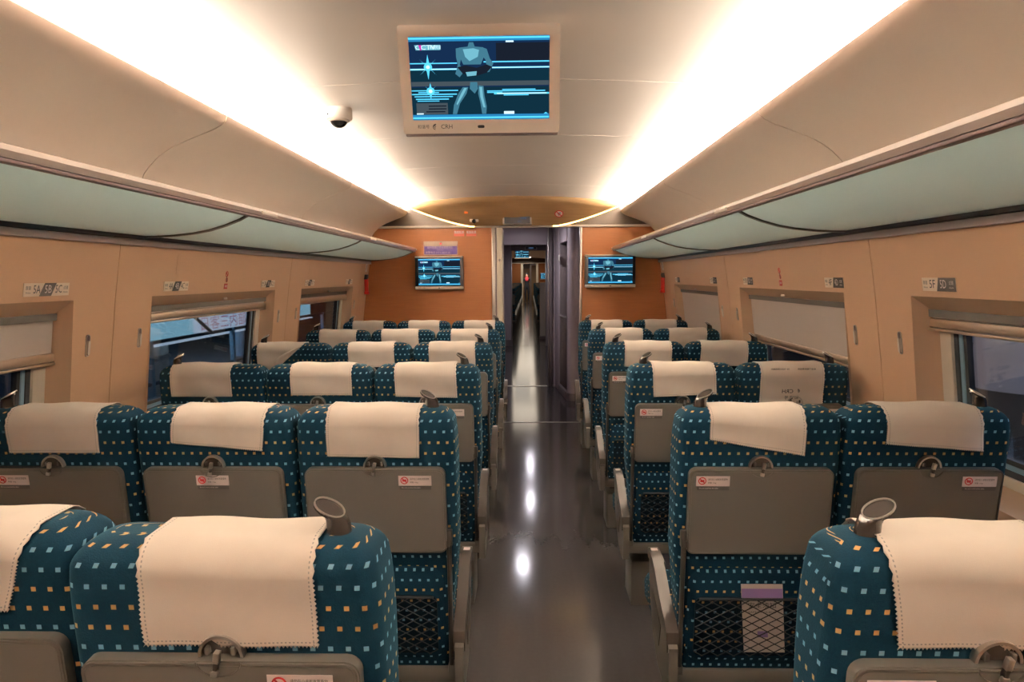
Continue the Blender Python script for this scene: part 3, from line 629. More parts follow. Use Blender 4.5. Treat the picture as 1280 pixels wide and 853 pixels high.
b.box(-0.46, -0.34, 35.95, 36.1, 0, 2.24, M['cream']); b.box(0.34, 0.46, 35.95, 36.1, 0, 2.24, M['cream']); b.box(XN-1.5, XN+1.5, 35.95, 36.0, 2.22, 2.28, M['silver'])
poly = [(XN-1.5, 2.26)] + [(XN-1.5+3.0*i/12, 2.52-0.10*((i-6)/6)**2-0.001) for i in range(13)] + [(XN+1.5, 2.26)]
b.prism(poly, XYZ, 35.9, 36.0, M['header_dark']); struct(b.build('wall_far_end'))
b = B(); b.box(0.02, 0.10, 36.1, 41, 0, 2.3, M['mauve_dark']); b.box(-0.62, -0.56, 36.1, 44, 0, 2.3, M['mauve']); b.box(0.5, 0.56, 36.1, 44, 0, 2.3, M['mauve']); b.box(-0.6, 0.56, 44, 44.1, 0, 2.3, M['header']); struct(b.build('wall_far_corridor'))
b = B(); b.box(-0.6, 0.56, 36.1, 44, 2.25, 2.3, M['mauve']); b.box(-0.35, 0.05, 39.5, 39.56, 2.02, 2.26, M['cream']); struct(b.build('ceiling_far_corridor'))
television((-0.25, 23.0, 2.47), 0.50, 0.34, 'wall', 0, 'television hanging from the ceiling of the next car', 'wall_television')
television((0.80, 35.9, 1.73), 0.5, 0.34, 'wall', 0, 'tiny television on the far end wall of the next car', 'wall_television')
b = B(); b.lathe([(0.06, 0), (0.06, -0.02)], M['e_lamp'], 16, Matrix.Translation((0.0, 34.0, 2.50))); tag(b.build('round_downlight'), 'bright round lamp on the ceiling at the far end of the next car', 'light')

# ------------------------------------------------------------------ seats
SW = 0.458; ZT = 1.143
def yb(z): return (1.10-min(z, 1.10))*0.115
def seat_rows():
    rows, uvs = [], []
    zs = [0.33, 0.36, 0.45, 0.52, 0.58, 0.65, 0.72, 0.80, 0.87, 0.93, 1.00, 1.05, 1.08]
    r_ = 0.045
    for k in range(1, 9): a = R(90*k/8); zs.append(ZT-r_+r_*math.sin(a))
    V = 0; pz = None; pw = None
    for z in zs:
        t_ = max(0.0, (z-(ZT-r_))/r_); sh = r_*(1-math.sqrt(max(0, 1-t_*t_)))
        hw = SW/2 - sh*0.98 - 0.022*max(0, min(1, (0.72-z)/0.2)); th = 0.125 + 0.012*math.sin(max(0, min(1, (z-0.85)/0.3))*math.pi) - (0.02 if z < 0.36 else 0)
        if z > 1.0 : hw -= 0.010*((z-1.0)/0.155)**2
        y0 = yb(z) + sh*0.95; y1 = yb(z) + th - sh*0.95
        rc = min(0.028, (y1-y0)*0.48, hw*0.4)
        pts = []
        for cx, cy, a0 in ((-hw+rc, y0+rc, 180), (hw-rc, y0+rc, 270), (hw-rc, y1-rc, 0), (-hw+rc, y1-rc, 90)):
            for k in range(6): a = R(a0+90*k/5); pts.append((cx+rc*math.cos(a), cy+rc*math.sin(a), z))
        if pz is not None: V += math.hypot(z-pz, (pw-hw)*1.2)
        pz, pw = z, hw
        U = [0.0]
        for a, c in zip(pts, pts[1:]+pts[:1]): U.append(U[-1]+math.hypot(c[0]-a[0], c[1]-a[1]))
        rows.append(pts+[pts[0]]); uvs.append([(u + 0*hw, V) for u in U])
    return rows, uvs
def seat_body():
    b = B(); rows, uvs = seat_rows(); b.sheet(rows, M['fabric'], uvs)
    top = rows[-1][:-1]; b.add(top, [list(range(len(top)))], M['fabric'], None, [[(p[0], 0.9+p[1]) for p in top]])
    bot = rows[0][:-1]; b.add(bot, [list(range(len(bot)))[::-1]], M['seat_shell'], None, [[(0, 0)]*len(bot)])
    return b
lean = Matrix.Rotation(math.atan(0.115), 4, 'X')
def sticker_b(cx):
    b = B(); z = 0.940
    b.box(cx-0.047, cx+0.047, -0.0010, 0.0, z-0.014, z+0.016, M['label']); b.box(cx-0.044, cx+0.046, -0.0010, 0.0, z-0.026, z-0.0142, M['label_dark'])
    put_text(b, '请勿在小桌板放置重物', 0.0072, cx-0.014, z+0.006, XYZ, -0.0013, M['ink'], width=0.054, res=1)
    put_text(b, '限重 10kg', 0.0055, cx-0.014, z-0.004, XYZ, -0.0013, M['ink'], res=1)
    put_text(b, 'Do not overload the table', 0.0050, cx-0.038, z-0.020, XYZ, -0.0013, M['label'], res=1)
    c0 = (cx-0.030, z+0.002)
    b.ring(circ(*c0, 0.0112, 20), circ(*c0, 0.0086, 20), XYZ, -0.0016, -0.001, M['red'])
    b.prism(rrect(c0[0]-.0058, c0[0]+.0058, c0[1]-.0035, c0[1]+.003, .001, 2), XYZ, -0.0014, -0.001, M['red'])
    b.prism([(c0[0]-.0078, c0[1]+.006), (c0[0]-.006, c0[1]+.0078), (c0[0]+.0078, c0[1]-.006), (c0[0]+.006, c0[1]-.0078)], XYZ, -0.0018, -0.001, M['red'])
    return b
def tray_b():
    b = B(); o = rrect(-0.201, 0.201, 0.716, 0.976, 0.022, 5); i = rrect(-0.193, 0.193, 0.724, 0.968, 0.016, 5)
    b.ring(o, i, XYZ, 0.0015, 0.020, M['grey']); b.prism(rrect(-0.1935, 0.1935, 0.7235, 0.9685, 0.016, 5), XYZ, 0.0, 0.0185, M['grey'])
    b.ring(rrect(-0.1985, 0.1985, 0.7185, 0.9735, 0.020, 5), rrect(-0.1955, 0.1955, 0.7215, 0.9705, 0.017, 5), XYZ, -0.0012, 0.003, M['grey_light'])
    return b
def lean_place(o, par, y):                       # a flat part lying on the leaning back
    o.parent = par; o.matrix_local = Matrix.Translation((0, yb(0.84)+y, 0)) @ Matrix.Translation((0, 0, 0.84)) @ Matrix.Rotation(math.atan(0.115), 4, 'X') @ Matrix.Translation((0, 0, -0.84))
mesh_cache = {}
def handle_mesh(sg):
    """stub grip whose oval top leans over towards the seat's middle"""
    b = B(); n = 24; rings = []
    for cx, cy, cz, rx, ry, an in ((0, 0, -0.012, .0225, .0205, 0), (0, 0, .006, .0215, .0195, 0), (.001, -.001, .020, .0210, .0195, 8), (.004, -.003, .032, .0225, .020, 16), (.009, -.005, .041, .0255, .0215, 24),
                                   (.013, -.006, .047, .0290, .0230, 28), (.014, -.006, .050, .0280, .0222, 28)):
        cx, cy, cz, rx, ry = cx*.85, cy*.8, cz*.76, rx*.84, ry*.84; mt = Matrix.Translation((cx*sg, cy, cz)) @ Matrix.Rotation(R(-an*sg), 4, 'Y') @ Matrix.Rotation(R(an*0.5), 4, 'X'); rings.append([mt @ Vector((*p, 0)) for p in circ(0, 0, rx, n, ry)])
    b.sheet([r_+[r_[0]] for r_ in rings], M['handle'])
    mt = Matrix.Translation((.0119*sg, -.0048, .038)) @ Matrix.Rotation(R(-28*sg), 4, 'Y') @ Matrix.Rotation(R(14), 4, 'X')
    b.prism(circ(0, 0, 0.0230, n, 0.0182), lambda u, v, d: (u, v, d), -0.006, -0.0012, M['handle'], mt)
    b2 = B(); b2.ring(circ(0, 0, 0.0242, n, 0.0193), circ(0, 0, 0.0225, n, 0.0176), lambda u, v, d: (u, v, d), -0.002, 0.0012, M['chrome'], mt)
    return b.mesh('grab_handle', 60), b2.mesh('handle_rim')
HM = {1: handle_mesh(1), -1: handle_mesh(-1)}
def latch():
    zc = 0.977; b = B()
    arc = [(0.033*math.cos(R(a)), zc+0.034*math.sin(R(a))) for a in range(0, 181, 12)]; arc_i = [(0.0285*math.cos(R(a)), zc+0.0295*math.sin(R(a))) for a in range(180, -1, -12)]
    b.prism(arc+arc_i, XYZ, 0.008, 0.022, M['chrome'])
    b.prism([(0.0285*math.cos(R(a)), zc+0.002+0.0285*math.sin(R(a))) for a in range(0, 181, 12)], XYZ, 0.014, 0.022, M['arm'])
    for x in (-0.021, 0.016): b.box(x, x+0.006, 0.006, 0.016, zc+0.004, zc+0.016, M['grey_light'], 0.001)
    arc = [(0.033*math.cos(R(a)), zc-0.001+0.025*math.sin(R(a))) for a in range(180, 361, 12)]; arc_i = [(0.031*math.cos(R(a)), zc-0.001+0.023*math.sin(R(a))) for a in range(360, 179, -12)]
    b.prism(arc+arc_i, XYZ, -0.0022, 0.0, M['grey_light'])
    l = B(); mt = Matrix.Translation((0.0, -0.007, zc-0.002)) @ Matrix.Rotation(R(10), 4, 'Y')
    l.box(-0.0045, 0.0045, -0.004, 0.006, 0.004, 0.022, M['chrome'], 0.0015, mt); l.box(-0.003, 0.003, -0.004, 0.006, -0.008, 0.006, M['arm'], 0.001, mt); l.box(-0.0055, 0.0055, -0.006, 0.002, -0.016, -0.006, M['chrome'], 0.002, mt)
    return b.mesh('latch_plate'), l.mesh('latch_lever')
LM = latch(); BODY = seat_body().mesh('backrest', 60); TRAY = tray_b().mesh('tray_table')
STK = {c: sticker_b(c).mesh('sticker') for c in (0.0, 0.115, -0.115, -0.135, 0.135)}
def pocket_mesh():
    p = B(); z0, z1, hw = 0.385, 0.575, 0.165
    q = rrect(-hw, hw, z0, z1, 0.02, 4); n0 = len(q)
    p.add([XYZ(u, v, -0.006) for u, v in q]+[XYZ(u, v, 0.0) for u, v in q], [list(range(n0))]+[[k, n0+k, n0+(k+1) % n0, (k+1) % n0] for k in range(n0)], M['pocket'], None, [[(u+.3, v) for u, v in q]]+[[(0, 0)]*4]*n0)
    p.tube([(-hw+.01, -0.010, z1-.002), (hw-.01, -0.010, z1-.002)], 0.004, M['net'], 6)
    n = B(); y = -0.016; dx, dz = 0.0235, 0.0135; w = 0.0013
    def seg(x0, z0_, x1, z1_):
        d = Vector((x1-x0, 0, z1_-z0_)); L_ = d.length
        if L_ < 1e-4: return
        q = Vector((-d.z, 0, d.x))/L_*w; a, c = Vector((x0, y, z0_)), Vector((x1, y, z1_))
        n.add([a-q, a+q, c+q, c-q, a-q+Vector((0, .0015, 0)), a+q+Vector((0, .0015, 0)), c+q+Vector((0, .0015, 0)), c-q+Vector((0, .0015, 0))],
              [[0, 1, 2, 3], [7, 6, 5, 4], [0, 3, 7, 4], [1, 5, 6, 2]], M['net'])
    slope = dz/dx
    k = -30
    for sgn in (1, -1):
        c = z0 - 0.4
        while c < z1 + 0.4:
            xs_ = [-hw, hw]
            xa, xb = -hw, hw; za, zb = c + sgn*slope*xa, c + sgn*slope*xb
            # clip in z
            def at(z): return (z-c)/(sgn*slope)
            lo, hi = sorted((at(z0+.003), at(z1-.003))); xa2, xb2 = max(xa, lo), min(xb, hi)
            if xa2 < xb2: seg(xa2, c+sgn*slope*xa2, xb2, c+sgn*slope*xb2)
            c += dz*2
    return p.mesh('pocket_lining'), n.mesh('elastic_net')
PK = pocket_mesh()
def pad_mesh():
    b = B(); o = rrect(-0.185, 0.185, 0.355, 0.665, 0.05, 6)
    i = rrect(-0.170, 0.170, 0.370, 0.650, 0.04, 6); uv = lambda p: (p[0]+0.3, p[1])
    n = len(o); vs_ = [XYZ(*p, 0.0) for p in o]+[XYZ(*p, -0.009) for p in i]
    fs_ = [[k, (k+1) % n, n+(k+1) % n, n+k] for k in range(n)]; us = [[uv(o[k]), uv(o[(k+1) % n]), uv(i[(k+1) % n]), uv(i[k])] for k in range(n)]
    fs_.append([n+k for k in range(n)]); us.append([uv(p) for p in i]); b.add(vs_, fs_, M['fabric'], None, us); return b.mesh('lower_pad', 60)
PAD = pad_mesh()
def cushion_mesh():
    b = B(); rows, uvs = [], []
    hw0 = SW/2-0.004
    prof = [(0.12, 0.34), (0.12, 0.44), (0.16, 0.455), (0.30, 0.452), (0.45, 0.458), (0.52, 0.452), (0.56, 0.43), (0.57, 0.39), (0.55, 0.345)]
    V = 0
    for i, (y, z) in enumerate(prof):
        if i: V += math.hypot(y-prof[i-1][0], z-prof[i-1][1])
        xs_ = [-hw0, -hw0, -hw0+0.012, -hw0+0.05, 0, hw0-0.05, hw0-0.012, hw0, hw0]; zz = [0.34-z, -0.03, -0.008, 0, 0, 0, -0.008, -0.03, 0.34-z]
        rows.append([(x, y, z+dz if z > 0.40 else z) for x, dz in zip(xs_, zz)]); uvs.append([(x+(0.0 if k not in (0, 8) else (-.1 if k == 0 else .1)), V) for k, x in enumerate(xs_)])
    b.sheet(rows, M['fabric'], uvs); return b.mesh('seat_cushion', 50)
CUSH = cushion_mesh()
def shell_mesh():
    b = B(); b.box(-SW/2+0.004, SW/2-0.004, 0.075, 0.25, 0.285, 0.335, M['grey_light'], 0.010); b.box(-SW/2+0.02, SW/2-0.02, 0.22, 0.54, 0.29, 0.338, M['seat_shell'], 0.01); return b.mesh('lower_shell')
SHELL = shell_mesh()
def rod_mesh(sx):
    b = B(); b.tube([(sx, yb(.76)-0.008, 0.775), (sx, yb(.6)-0.010, 0.60), (sx*0.99, yb(.36)-0.012, 0.335)], [0.0085, 0.008, 0.008], M['arm'], 8, None, 0.9)
    b.box(sx-0.010, sx+0.010, yb(.75)-0.020, yb(.75)+0.004, 0.735, 0.785, M['arm'], 0.004); b.box(sx-0.012, sx+0.012, yb(.36)-0.022, yb(.36)+0.012, 0.325, 0.350, M['grey_light'], 0.003)
    return b.mesh('tray_arm')
ROD = {1: rod_mesh(0.205), -1: rod_mesh(-0.205)}
def arm_mesh(sg):
    """armrest on the +x side (sg=1) or -x side: side panel and curved pad"""
    X0 = SW/2; P = [(0.045, 0.435), (0.055, 0.462), (0.085, 0.480), (0.13, 0.492), (0.19, 0.512), (0.26, 0.548), (0.32, 0.572), (0.37, 0.578), (0.415, 0.574)]
    pad = B(); low = [(y, z-0.030) for y, z in P]
    def fnm(extra): return lambda u, v, d: (sg*(X0+d-0.035*max(0, u-0.05)*extra), u, v)
    poly = P+list(reversed(low)); n = len(poly)
    pad.prism(poly, fnm(0.6), -0.018, 0.018, M['arm'])
    cap = B(); cap.box(*sorted((sg*(X0-0.025), sg*(X0+0.011))), 0.405, 0.424, 0.548, 0.5765, M['grey_light'], 0.003)
    cap.box(*sorted((sg*(X0-0.018), sg*(X0+0.004))), 0.385, 0.405, 0.5765, 0.579, M['label'])
    side = B()
    out = [(0.03, 0.425)] + [(y, z-0.031) for y, z in P[2:]] + [(0.415, 0.50), (0.39, 0.42), (0.33, 0.33), (0.22, 0.27), (0.10, 0.265), (0.03, 0.28)]
    side.prism(out, fnm(0.6), -0.012, 0.014, M['grey_light'])
    slot = [(0.17, 0.42), (0.25, 0.445), (0.33, 0.47), (0.34, 0.44), (0.30, 0.37), (0.20, 0.34)]
    side.prism(slot, fnm(0.6), 0.0135, 0.0155, M['arm'])
    return pad.mesh('armrest_pad'), cap.mesh('pad_cap'), side.mesh('armrest')
ARM = {1: arm_mesh(1), -1: arm_mesh(-1)}
def link(name, mesh, par):
    o = D.objects.new(name, mesh); C.objects.link(o); o.parent = par; return o
def make_seat(loc, label, group, aisle=0, stk=0.0, net=True, full=True):
    """aisle: +1 aisle on the +x side, -1 on the -x side, 2/-2: window seat with handle on +x / -x side"""
    r_ = empty('train_seat', loc); tag(r_, label, 'seat', group)
    link('backrest', BODY, r_)
    t_ = link('tray_table', TRAY, r_); lean_place(t_, r_, -0.021)
    s_ = link('sticker', STK[stk], t_); 
    lp = link('latch_plate', LM[0], r_); lean_place(lp, r_, -0.021); link('latch_lever', LM[1], lp)
    sg = 1 if aisle > 0 else -1
    if aisle:
        h = link('grab_handle', HM[-sg][0], r_); h.location = (sg*(SW/2-0.068), 0.055, ZT); rim = link('handle_rim', HM[-sg][1], h)
    if full:
        p = link('lower_pad', PAD, r_); lean_place(p, r_, 0.0)
        pk = link('seat_pocket', PK[0], r_); lean_place(pk, r_, -0.010)
        if net: link('elastic_net', PK[1], pk)
        link('tray_arm', ROD[1], r_); link('tray_arm', ROD[-1], r_)
    link('seat_cushion', CUSH, r_); link('lower_shell', SHELL, r_)
    if abs(aisle) == 1:
        a_ = link('armrest', ARM[sg][2], r_); pd = link('armrest_pad', ARM[sg][0], a_); link('pad_cap', ARM[sg][1], a_)
    return r_
def make_cover(loc, label, group, cx=0.0, w=0.27, drop=0.155, front=0.12, skew=0.0, shift=0.0, fold=None, prt=False, seed=0):
    """cloth strip over the seat top. skew: bottom hem slants; shift: sideways drift of the hem; fold: right edge runs diagonally"""
    rnd = random.Random(seed); r_ = 0.045
    path = []                                    # (y,z,nrm_y,nrm_z) from back hem up and over
    zz = ZT-r_-drop+0.062
    nb = 30
    for i in range(nb+1):
        z = (ZT-r_) - (drop-0.043)*(1-i/nb); path.append((yb(z), z, -1, 0.0))
    for k in range(1, 8): a = R(90*k/8); path.append((yb(ZT-r_)+r_*0.95*(1-math.cos(a)), ZT-r_+r_*math.sin(a), -math.cos(a), math.sin(a)))
    y0_, y1_ = path[-1][0], 0.137
    for k in range(1, 8): a = R(90*k/8); path.append((y1_-r_*0.95*(1-math.sin(a)), ZT-r_+r_*math.cos(a), math.sin(a), math.cos(a)))
    for i in range(1, 13): path.append((y1_+0.002, ZT-r_-front*0.6*i/12, 1, 0))
    nc = 90; rows, uvs = [], []; s_ = 0; ph = [rnd.uniform(0, 6.28) for _ in range(4)]
    for i, (y, z, ny, nz) in enumerate(path):
        if i: s_ += math.hypot(y-path[i-1][0], z-path[i-1][1])
        row, ur = [], []
        for j in range(nc+1):
            t_ = j/nc; dn = max(0.0, 1 - s_/max(0.02, drop))       # 1 at the back hem
            right = w/2 if fold is None else w/2 - fold*min(1, dn*1.3)
            x = -w/2 + t_*(right+w/2) + shift*dn
            lift = 0.0035 + 0.0016*math.sin(x*38+ph[0]+z*20) + 0.0012*math.sin(z*70+ph[1]+x*11) + 0.0022*dn
            py, pz = y + ny*lift, z + nz*lift
            if s_ < drop: pz += skew*(x/w)*dn
            if i == 0: pz += 0.0018 if j % 2 else -0.0018
            if j in (0, nc): x += (0.0016 if i % 2 else -0.0016)
            row.append((cx+x, py, pz)); ur.append((t_*0.27, s_))
        rows.append(row); uvs.append(ur)
    b = B(); b.sheet(rows, M['cloth'], uvs)
    if fold is not None:                          # turned-over flap
        n_ = 10; fl, fu = [], []
        for i in range(n_+1):
            t_ = i/n_; z = ZT-0.01 - t_*(drop-0.015); xr = w/2 - fold*min(1, t_*1.2); rowf = []; uf = []
            for j in range(7):
                q = j/6; x = xr - q*0.075*math.sin(math.pi*min(1, t_*0.9+0.1)); rowf.append((cx+x, yb(z)-0.008-0.009*math.sin(q*2.6), z-0.010*q)); uf.append((0.1+q*.05, 0.1))
            fl.append(rowf); fu.append(uf)
        b.sheet(fl, M['cloth'], fu)
    if prt:                                       # printed text seen from behind, so mirrored
        fnm = lambda u, v, d: (cx-u, yb(v)+d, v)
        put_text(b, '扫一扫关注铁路服务', 0.0085, 0.055, 1.125, fnm, -0.0085, M['grey'], 'CENTER', width=0.075); put_text(b, '欢迎下载购票软件', 0.0085, -0.055, 1.125, fnm, -0.0085, M['grey'], 'CENTER', width=0.075)
        put_text(b, 'CRH', 0.024, 0.018, 1.030, fnm, -0.0085, M['ink'], 'CENTER', width=0.046); crh_logo(b, -0.022, 1.032, 0.018, fnm, -0.0085, M['grey'])
        put_text(b, '和 谐 号', 0.017, 0.0, 1.002, fnm, -0.0085, M['grey'], 'CENTER')
    o = b.build('headrest_cover', None, loc, 180); md = o.modifiers.new('thickness', 'SOLIDIFY'); md.thickness = 0.0012; md.offset = 1
    tag(o, label, 'headrest cover', group); return o

ORD = ['nearest', 'second', 'third', 'fourth', 'fifth', 'farthest']
LX = [-1.378, -0.910, -0.443]; RX = [0.648, 1.114]
# cloth settings per (side, row, column): cx, drop, skew, shift, fold, printed
CV = {('L', 0, 1): (0.035, .13, .010, -.045), ('L', 0, 2): (.014, .15, 0, .0), ('L', 1, 0): (.008, .122, 0, 0), ('L', 1, 1): (0.026, .105, -.022, -.012), ('L', 1, 2): (-.002, .135, -.004, -.003),
      ('L', 2, 0): (-.035, .13, 0, 0), ('L', 2, 1): (.018, .125, 0, 0), ('L', 2, 2): (-.004, .135, -.006, .004), ('R', 0, 0): (-.034, .145, 0, .024), ('R', 1, 0): (-.013, .106, -.046, 0), ('R', 1, 1): (.004, .105, -.020, .006),
      ('R', 2, 0): (0.0, .13, 0.012, .008), ('R', 2, 1): (-.015, .18, -.006, 0)}
for k in range(6):
    for side, xs_, names in (('L', LX, ('window', 'middle', 'aisle')), ('R', RX, ('aisle', 'window'))):
        for c, x in enumerate(xs_):
            if k == 0 and ((side == 'L' and c == 0) or (side == 'R' and c == 1)): continue
            nm = names[c]; sname = 'left' if side == 'L' else 'right'
            y = 0.915 + 0.974*k + (0.055 if (side == 'L' and k == 0 and c == 1) else 0)
            if side == 'L': ais = 1 if nm == 'aisle' else (-2 if nm == 'window' else 0); stk = {'aisle': .115, 'middle': 0.0, 'window': -.115}[nm]
            else: ais = -1 if nm == 'aisle' else 2; stk = {'aisle': -.135, 'window': .135}[nm]
            jit = 0 if k < 2 else random.uniform(-0.008, 0.008)
            lab = 'teal dotted %s seat in the %s row on the %s side' % (nm, ORD[k], sname)
            make_seat((x, y+jit, 0), lab, 'train seats on the %s side' % sname, ais, stk, net=k < 3, full=True)
            cv = CV.get((side, k, c), (random.uniform(-.02, .02), random.uniform(.12, .14), random.uniform(-.012, .012), random.uniform(-.006, .006)))
            extra = {}; what = 'plain cream white headrest cloth'
            if side == 'L' and k == 3 and c == 0: extra['fold'] = 0.13; extra['seed'] = 5; cv = (-0.05, .15, 0, 0); what = 'twisted cream white headrest cloth folded diagonally'
            if side == 'R' and k == 2 and c == 1: extra['prt'] = True; what = 'headrest cloth with mirrored grey print showing through'
            make_cover((x, y+jit, 0), what + ' on the %s seat, %s row, %s side' % (nm, ORD[k], sname), 'cloths over the seat headrests', cv[0], 0.252 if k == 0 else 0.264, cv[1], 0.12, cv[2], cv[3], seed=k*10+c+(5 if side == 'R' else 0) if 'seed' not in extra else extra.pop('seed'), **extra)
    # pedestals that carry each bench
    for sname, xa, xb in (('left', -1.60, -0.26), ('right', 0.46, 1.35)):
        y = 0.915+0.974*k
        if k == 0 and False: continue
        r_ = empty('bench_base', ((xa+xb)/2, y+0.30, 0)); tag(r_, 'dark grey underframe carrying the %s row bench on the %s side' % (ORD[k], sname), 'seat base', 'underframes below the seat benches')
        hw = (xb-xa)/2
        b = B(); b.box(-hw+0.02, hw-0.02, -0.10, 0.10, 0.235, 0.286, M['seat_shell'], 0.008); b.build('beam', r_)
        for sx in (-1, 1):
            b = B(); b.box(*sorted((sx*(hw-0.16), sx*(hw-0.0))), -0.13, 0.06, 0.0, 0.215, M['grey'], 0.012)
            b.box(*sorted((sx*(hw-0.15), sx*(hw-0.02))), 0.03, 0.16, 0.02, 0.236, M['seat_shell'], 0.008); b.build('pedestal', r_)
# safety card in the net pocket of the second-row right aisle seat
b = B(); mt = Matrix.Translation((0.0, 0, 0))
def CF(u, v, d): return (u - 0.10*(v-0.5), yb(v)-0.0185+d, v)
b.prism([(-0.022, 0.400), (0.098, 0.400), (0.098, 0.622), (-0.022, 0.622)], CF, 0.0, 0.001, M['paper']); b.prism([(-0.020, 0.607), (0.096, 0.607), (0.096, 0.616), (-0.020, 0.616)], CF, -0.0005, 0.0, M['paper'])
b.prism([(-0.021, 0.578), (0.097, 0.578), (0.097, 0.608), (-0.021, 0.608)], CF, -0.0008, 0.0, M['card_purple'])
put_text(b, '安全须知', 0.020, -0.005, 0.553, CF, -0.0009, M['ink'], width=0.08); put_text(b, 'SAFETY GUIDE', 0.008, -0.005, 0.532, CF, -0.0009, M['ink'], width=0.08)
b.prism([(0.02, 0.45), (0.05, 0.45), (0.05, 0.47), (0.02, 0.47)], CF, -0.0009, 0.0, M['card_purple'])
tag(b.build('safety_card', None, (0.645, 0.915+0.974, 0)), 'pale safety card with purple band held in the seat back net pocket', 'card')

# ------------------------------------------------------------------ wall details
def plates(s, ys, rown):
    fn0 = WF(s)
    for y, rn in zip(ys, rown):
        def fn(u, v, d): return fn0(y + (u if s < 0 else -u), 1.482+v, -d)
        w = 0.112 if s < 0 else 0.093; h = 0.0225; b = B()
        b.prism([(-w, -h), (w, -h), (w, h), (-w, h)], fn, 0.0, 0.002, M['plate'])
        if s < 0:
            b.prism([(-0.038, -h), (0.020, -h), (0.044, h), (-0.014, h)], fn, 0.002, 0.0026, M['label_dark'])
            items = ((rn+'A', -0.052, M['ink']), (rn+'B', 0.003, M['label']), (rn+'C', 0.056, M['ink']))
            sm = (('靠窗', 'Window', -0.092, M['ink']), ('过道', 'Aisle', 0.092, M['ink']))
        else:
            b.prism([(-0.010, -h), (w, -h), (w, h), (0.002, h)], fn, 0.002, 0.0026, M['label_dark'])
            items = ((rn+'F', -0.033, M['ink']), (rn+'D', 0.027, M['label'])); sm = (('靠窗', 'Window', -0.072, M['ink']), ('过道', 'Aisle', 0.070, M['label']))
        for t_, u, m in items: put_text(b, t_, 0.040, u, 0.0, fn, 0.003, m, 'CENTER', width=0.033)
        for t_, e_, u, m in sm: put_text(b, t_, 0.014, u, 0.005, fn, 0.003, m, 'CENTER', width=0.024); put_text(b, e_, 0.008, u, -0.010, fn, 0.003, m, 'CENTER', width=0.024)
        tag(b.build('seat_number_plate'), 'seat number plate reading %s on the %s wall' % (rn+'A '+rn+'B '+rn+'C' if s < 0 else rn+'F '+rn+'D', 'left' if s < 0 else 'right'), 'sign', 'seat number plates')
plates(-1, (2.33, 3.20, 4.34, 5.17, 6.31), '54321'); plates(1, (2.30, 3.08, 4.28, 5.08, 6.30), '54321')
hk_where = {0.57: 'beside the nearest window', 0.92: '', 2.57: 'just before the first wall seam', 2.92: 'just past the first wall seam', 4.57: 'just before the second wall seam', 4.92: 'just past the second wall seam', 6.57: 'beside the farthest window'}
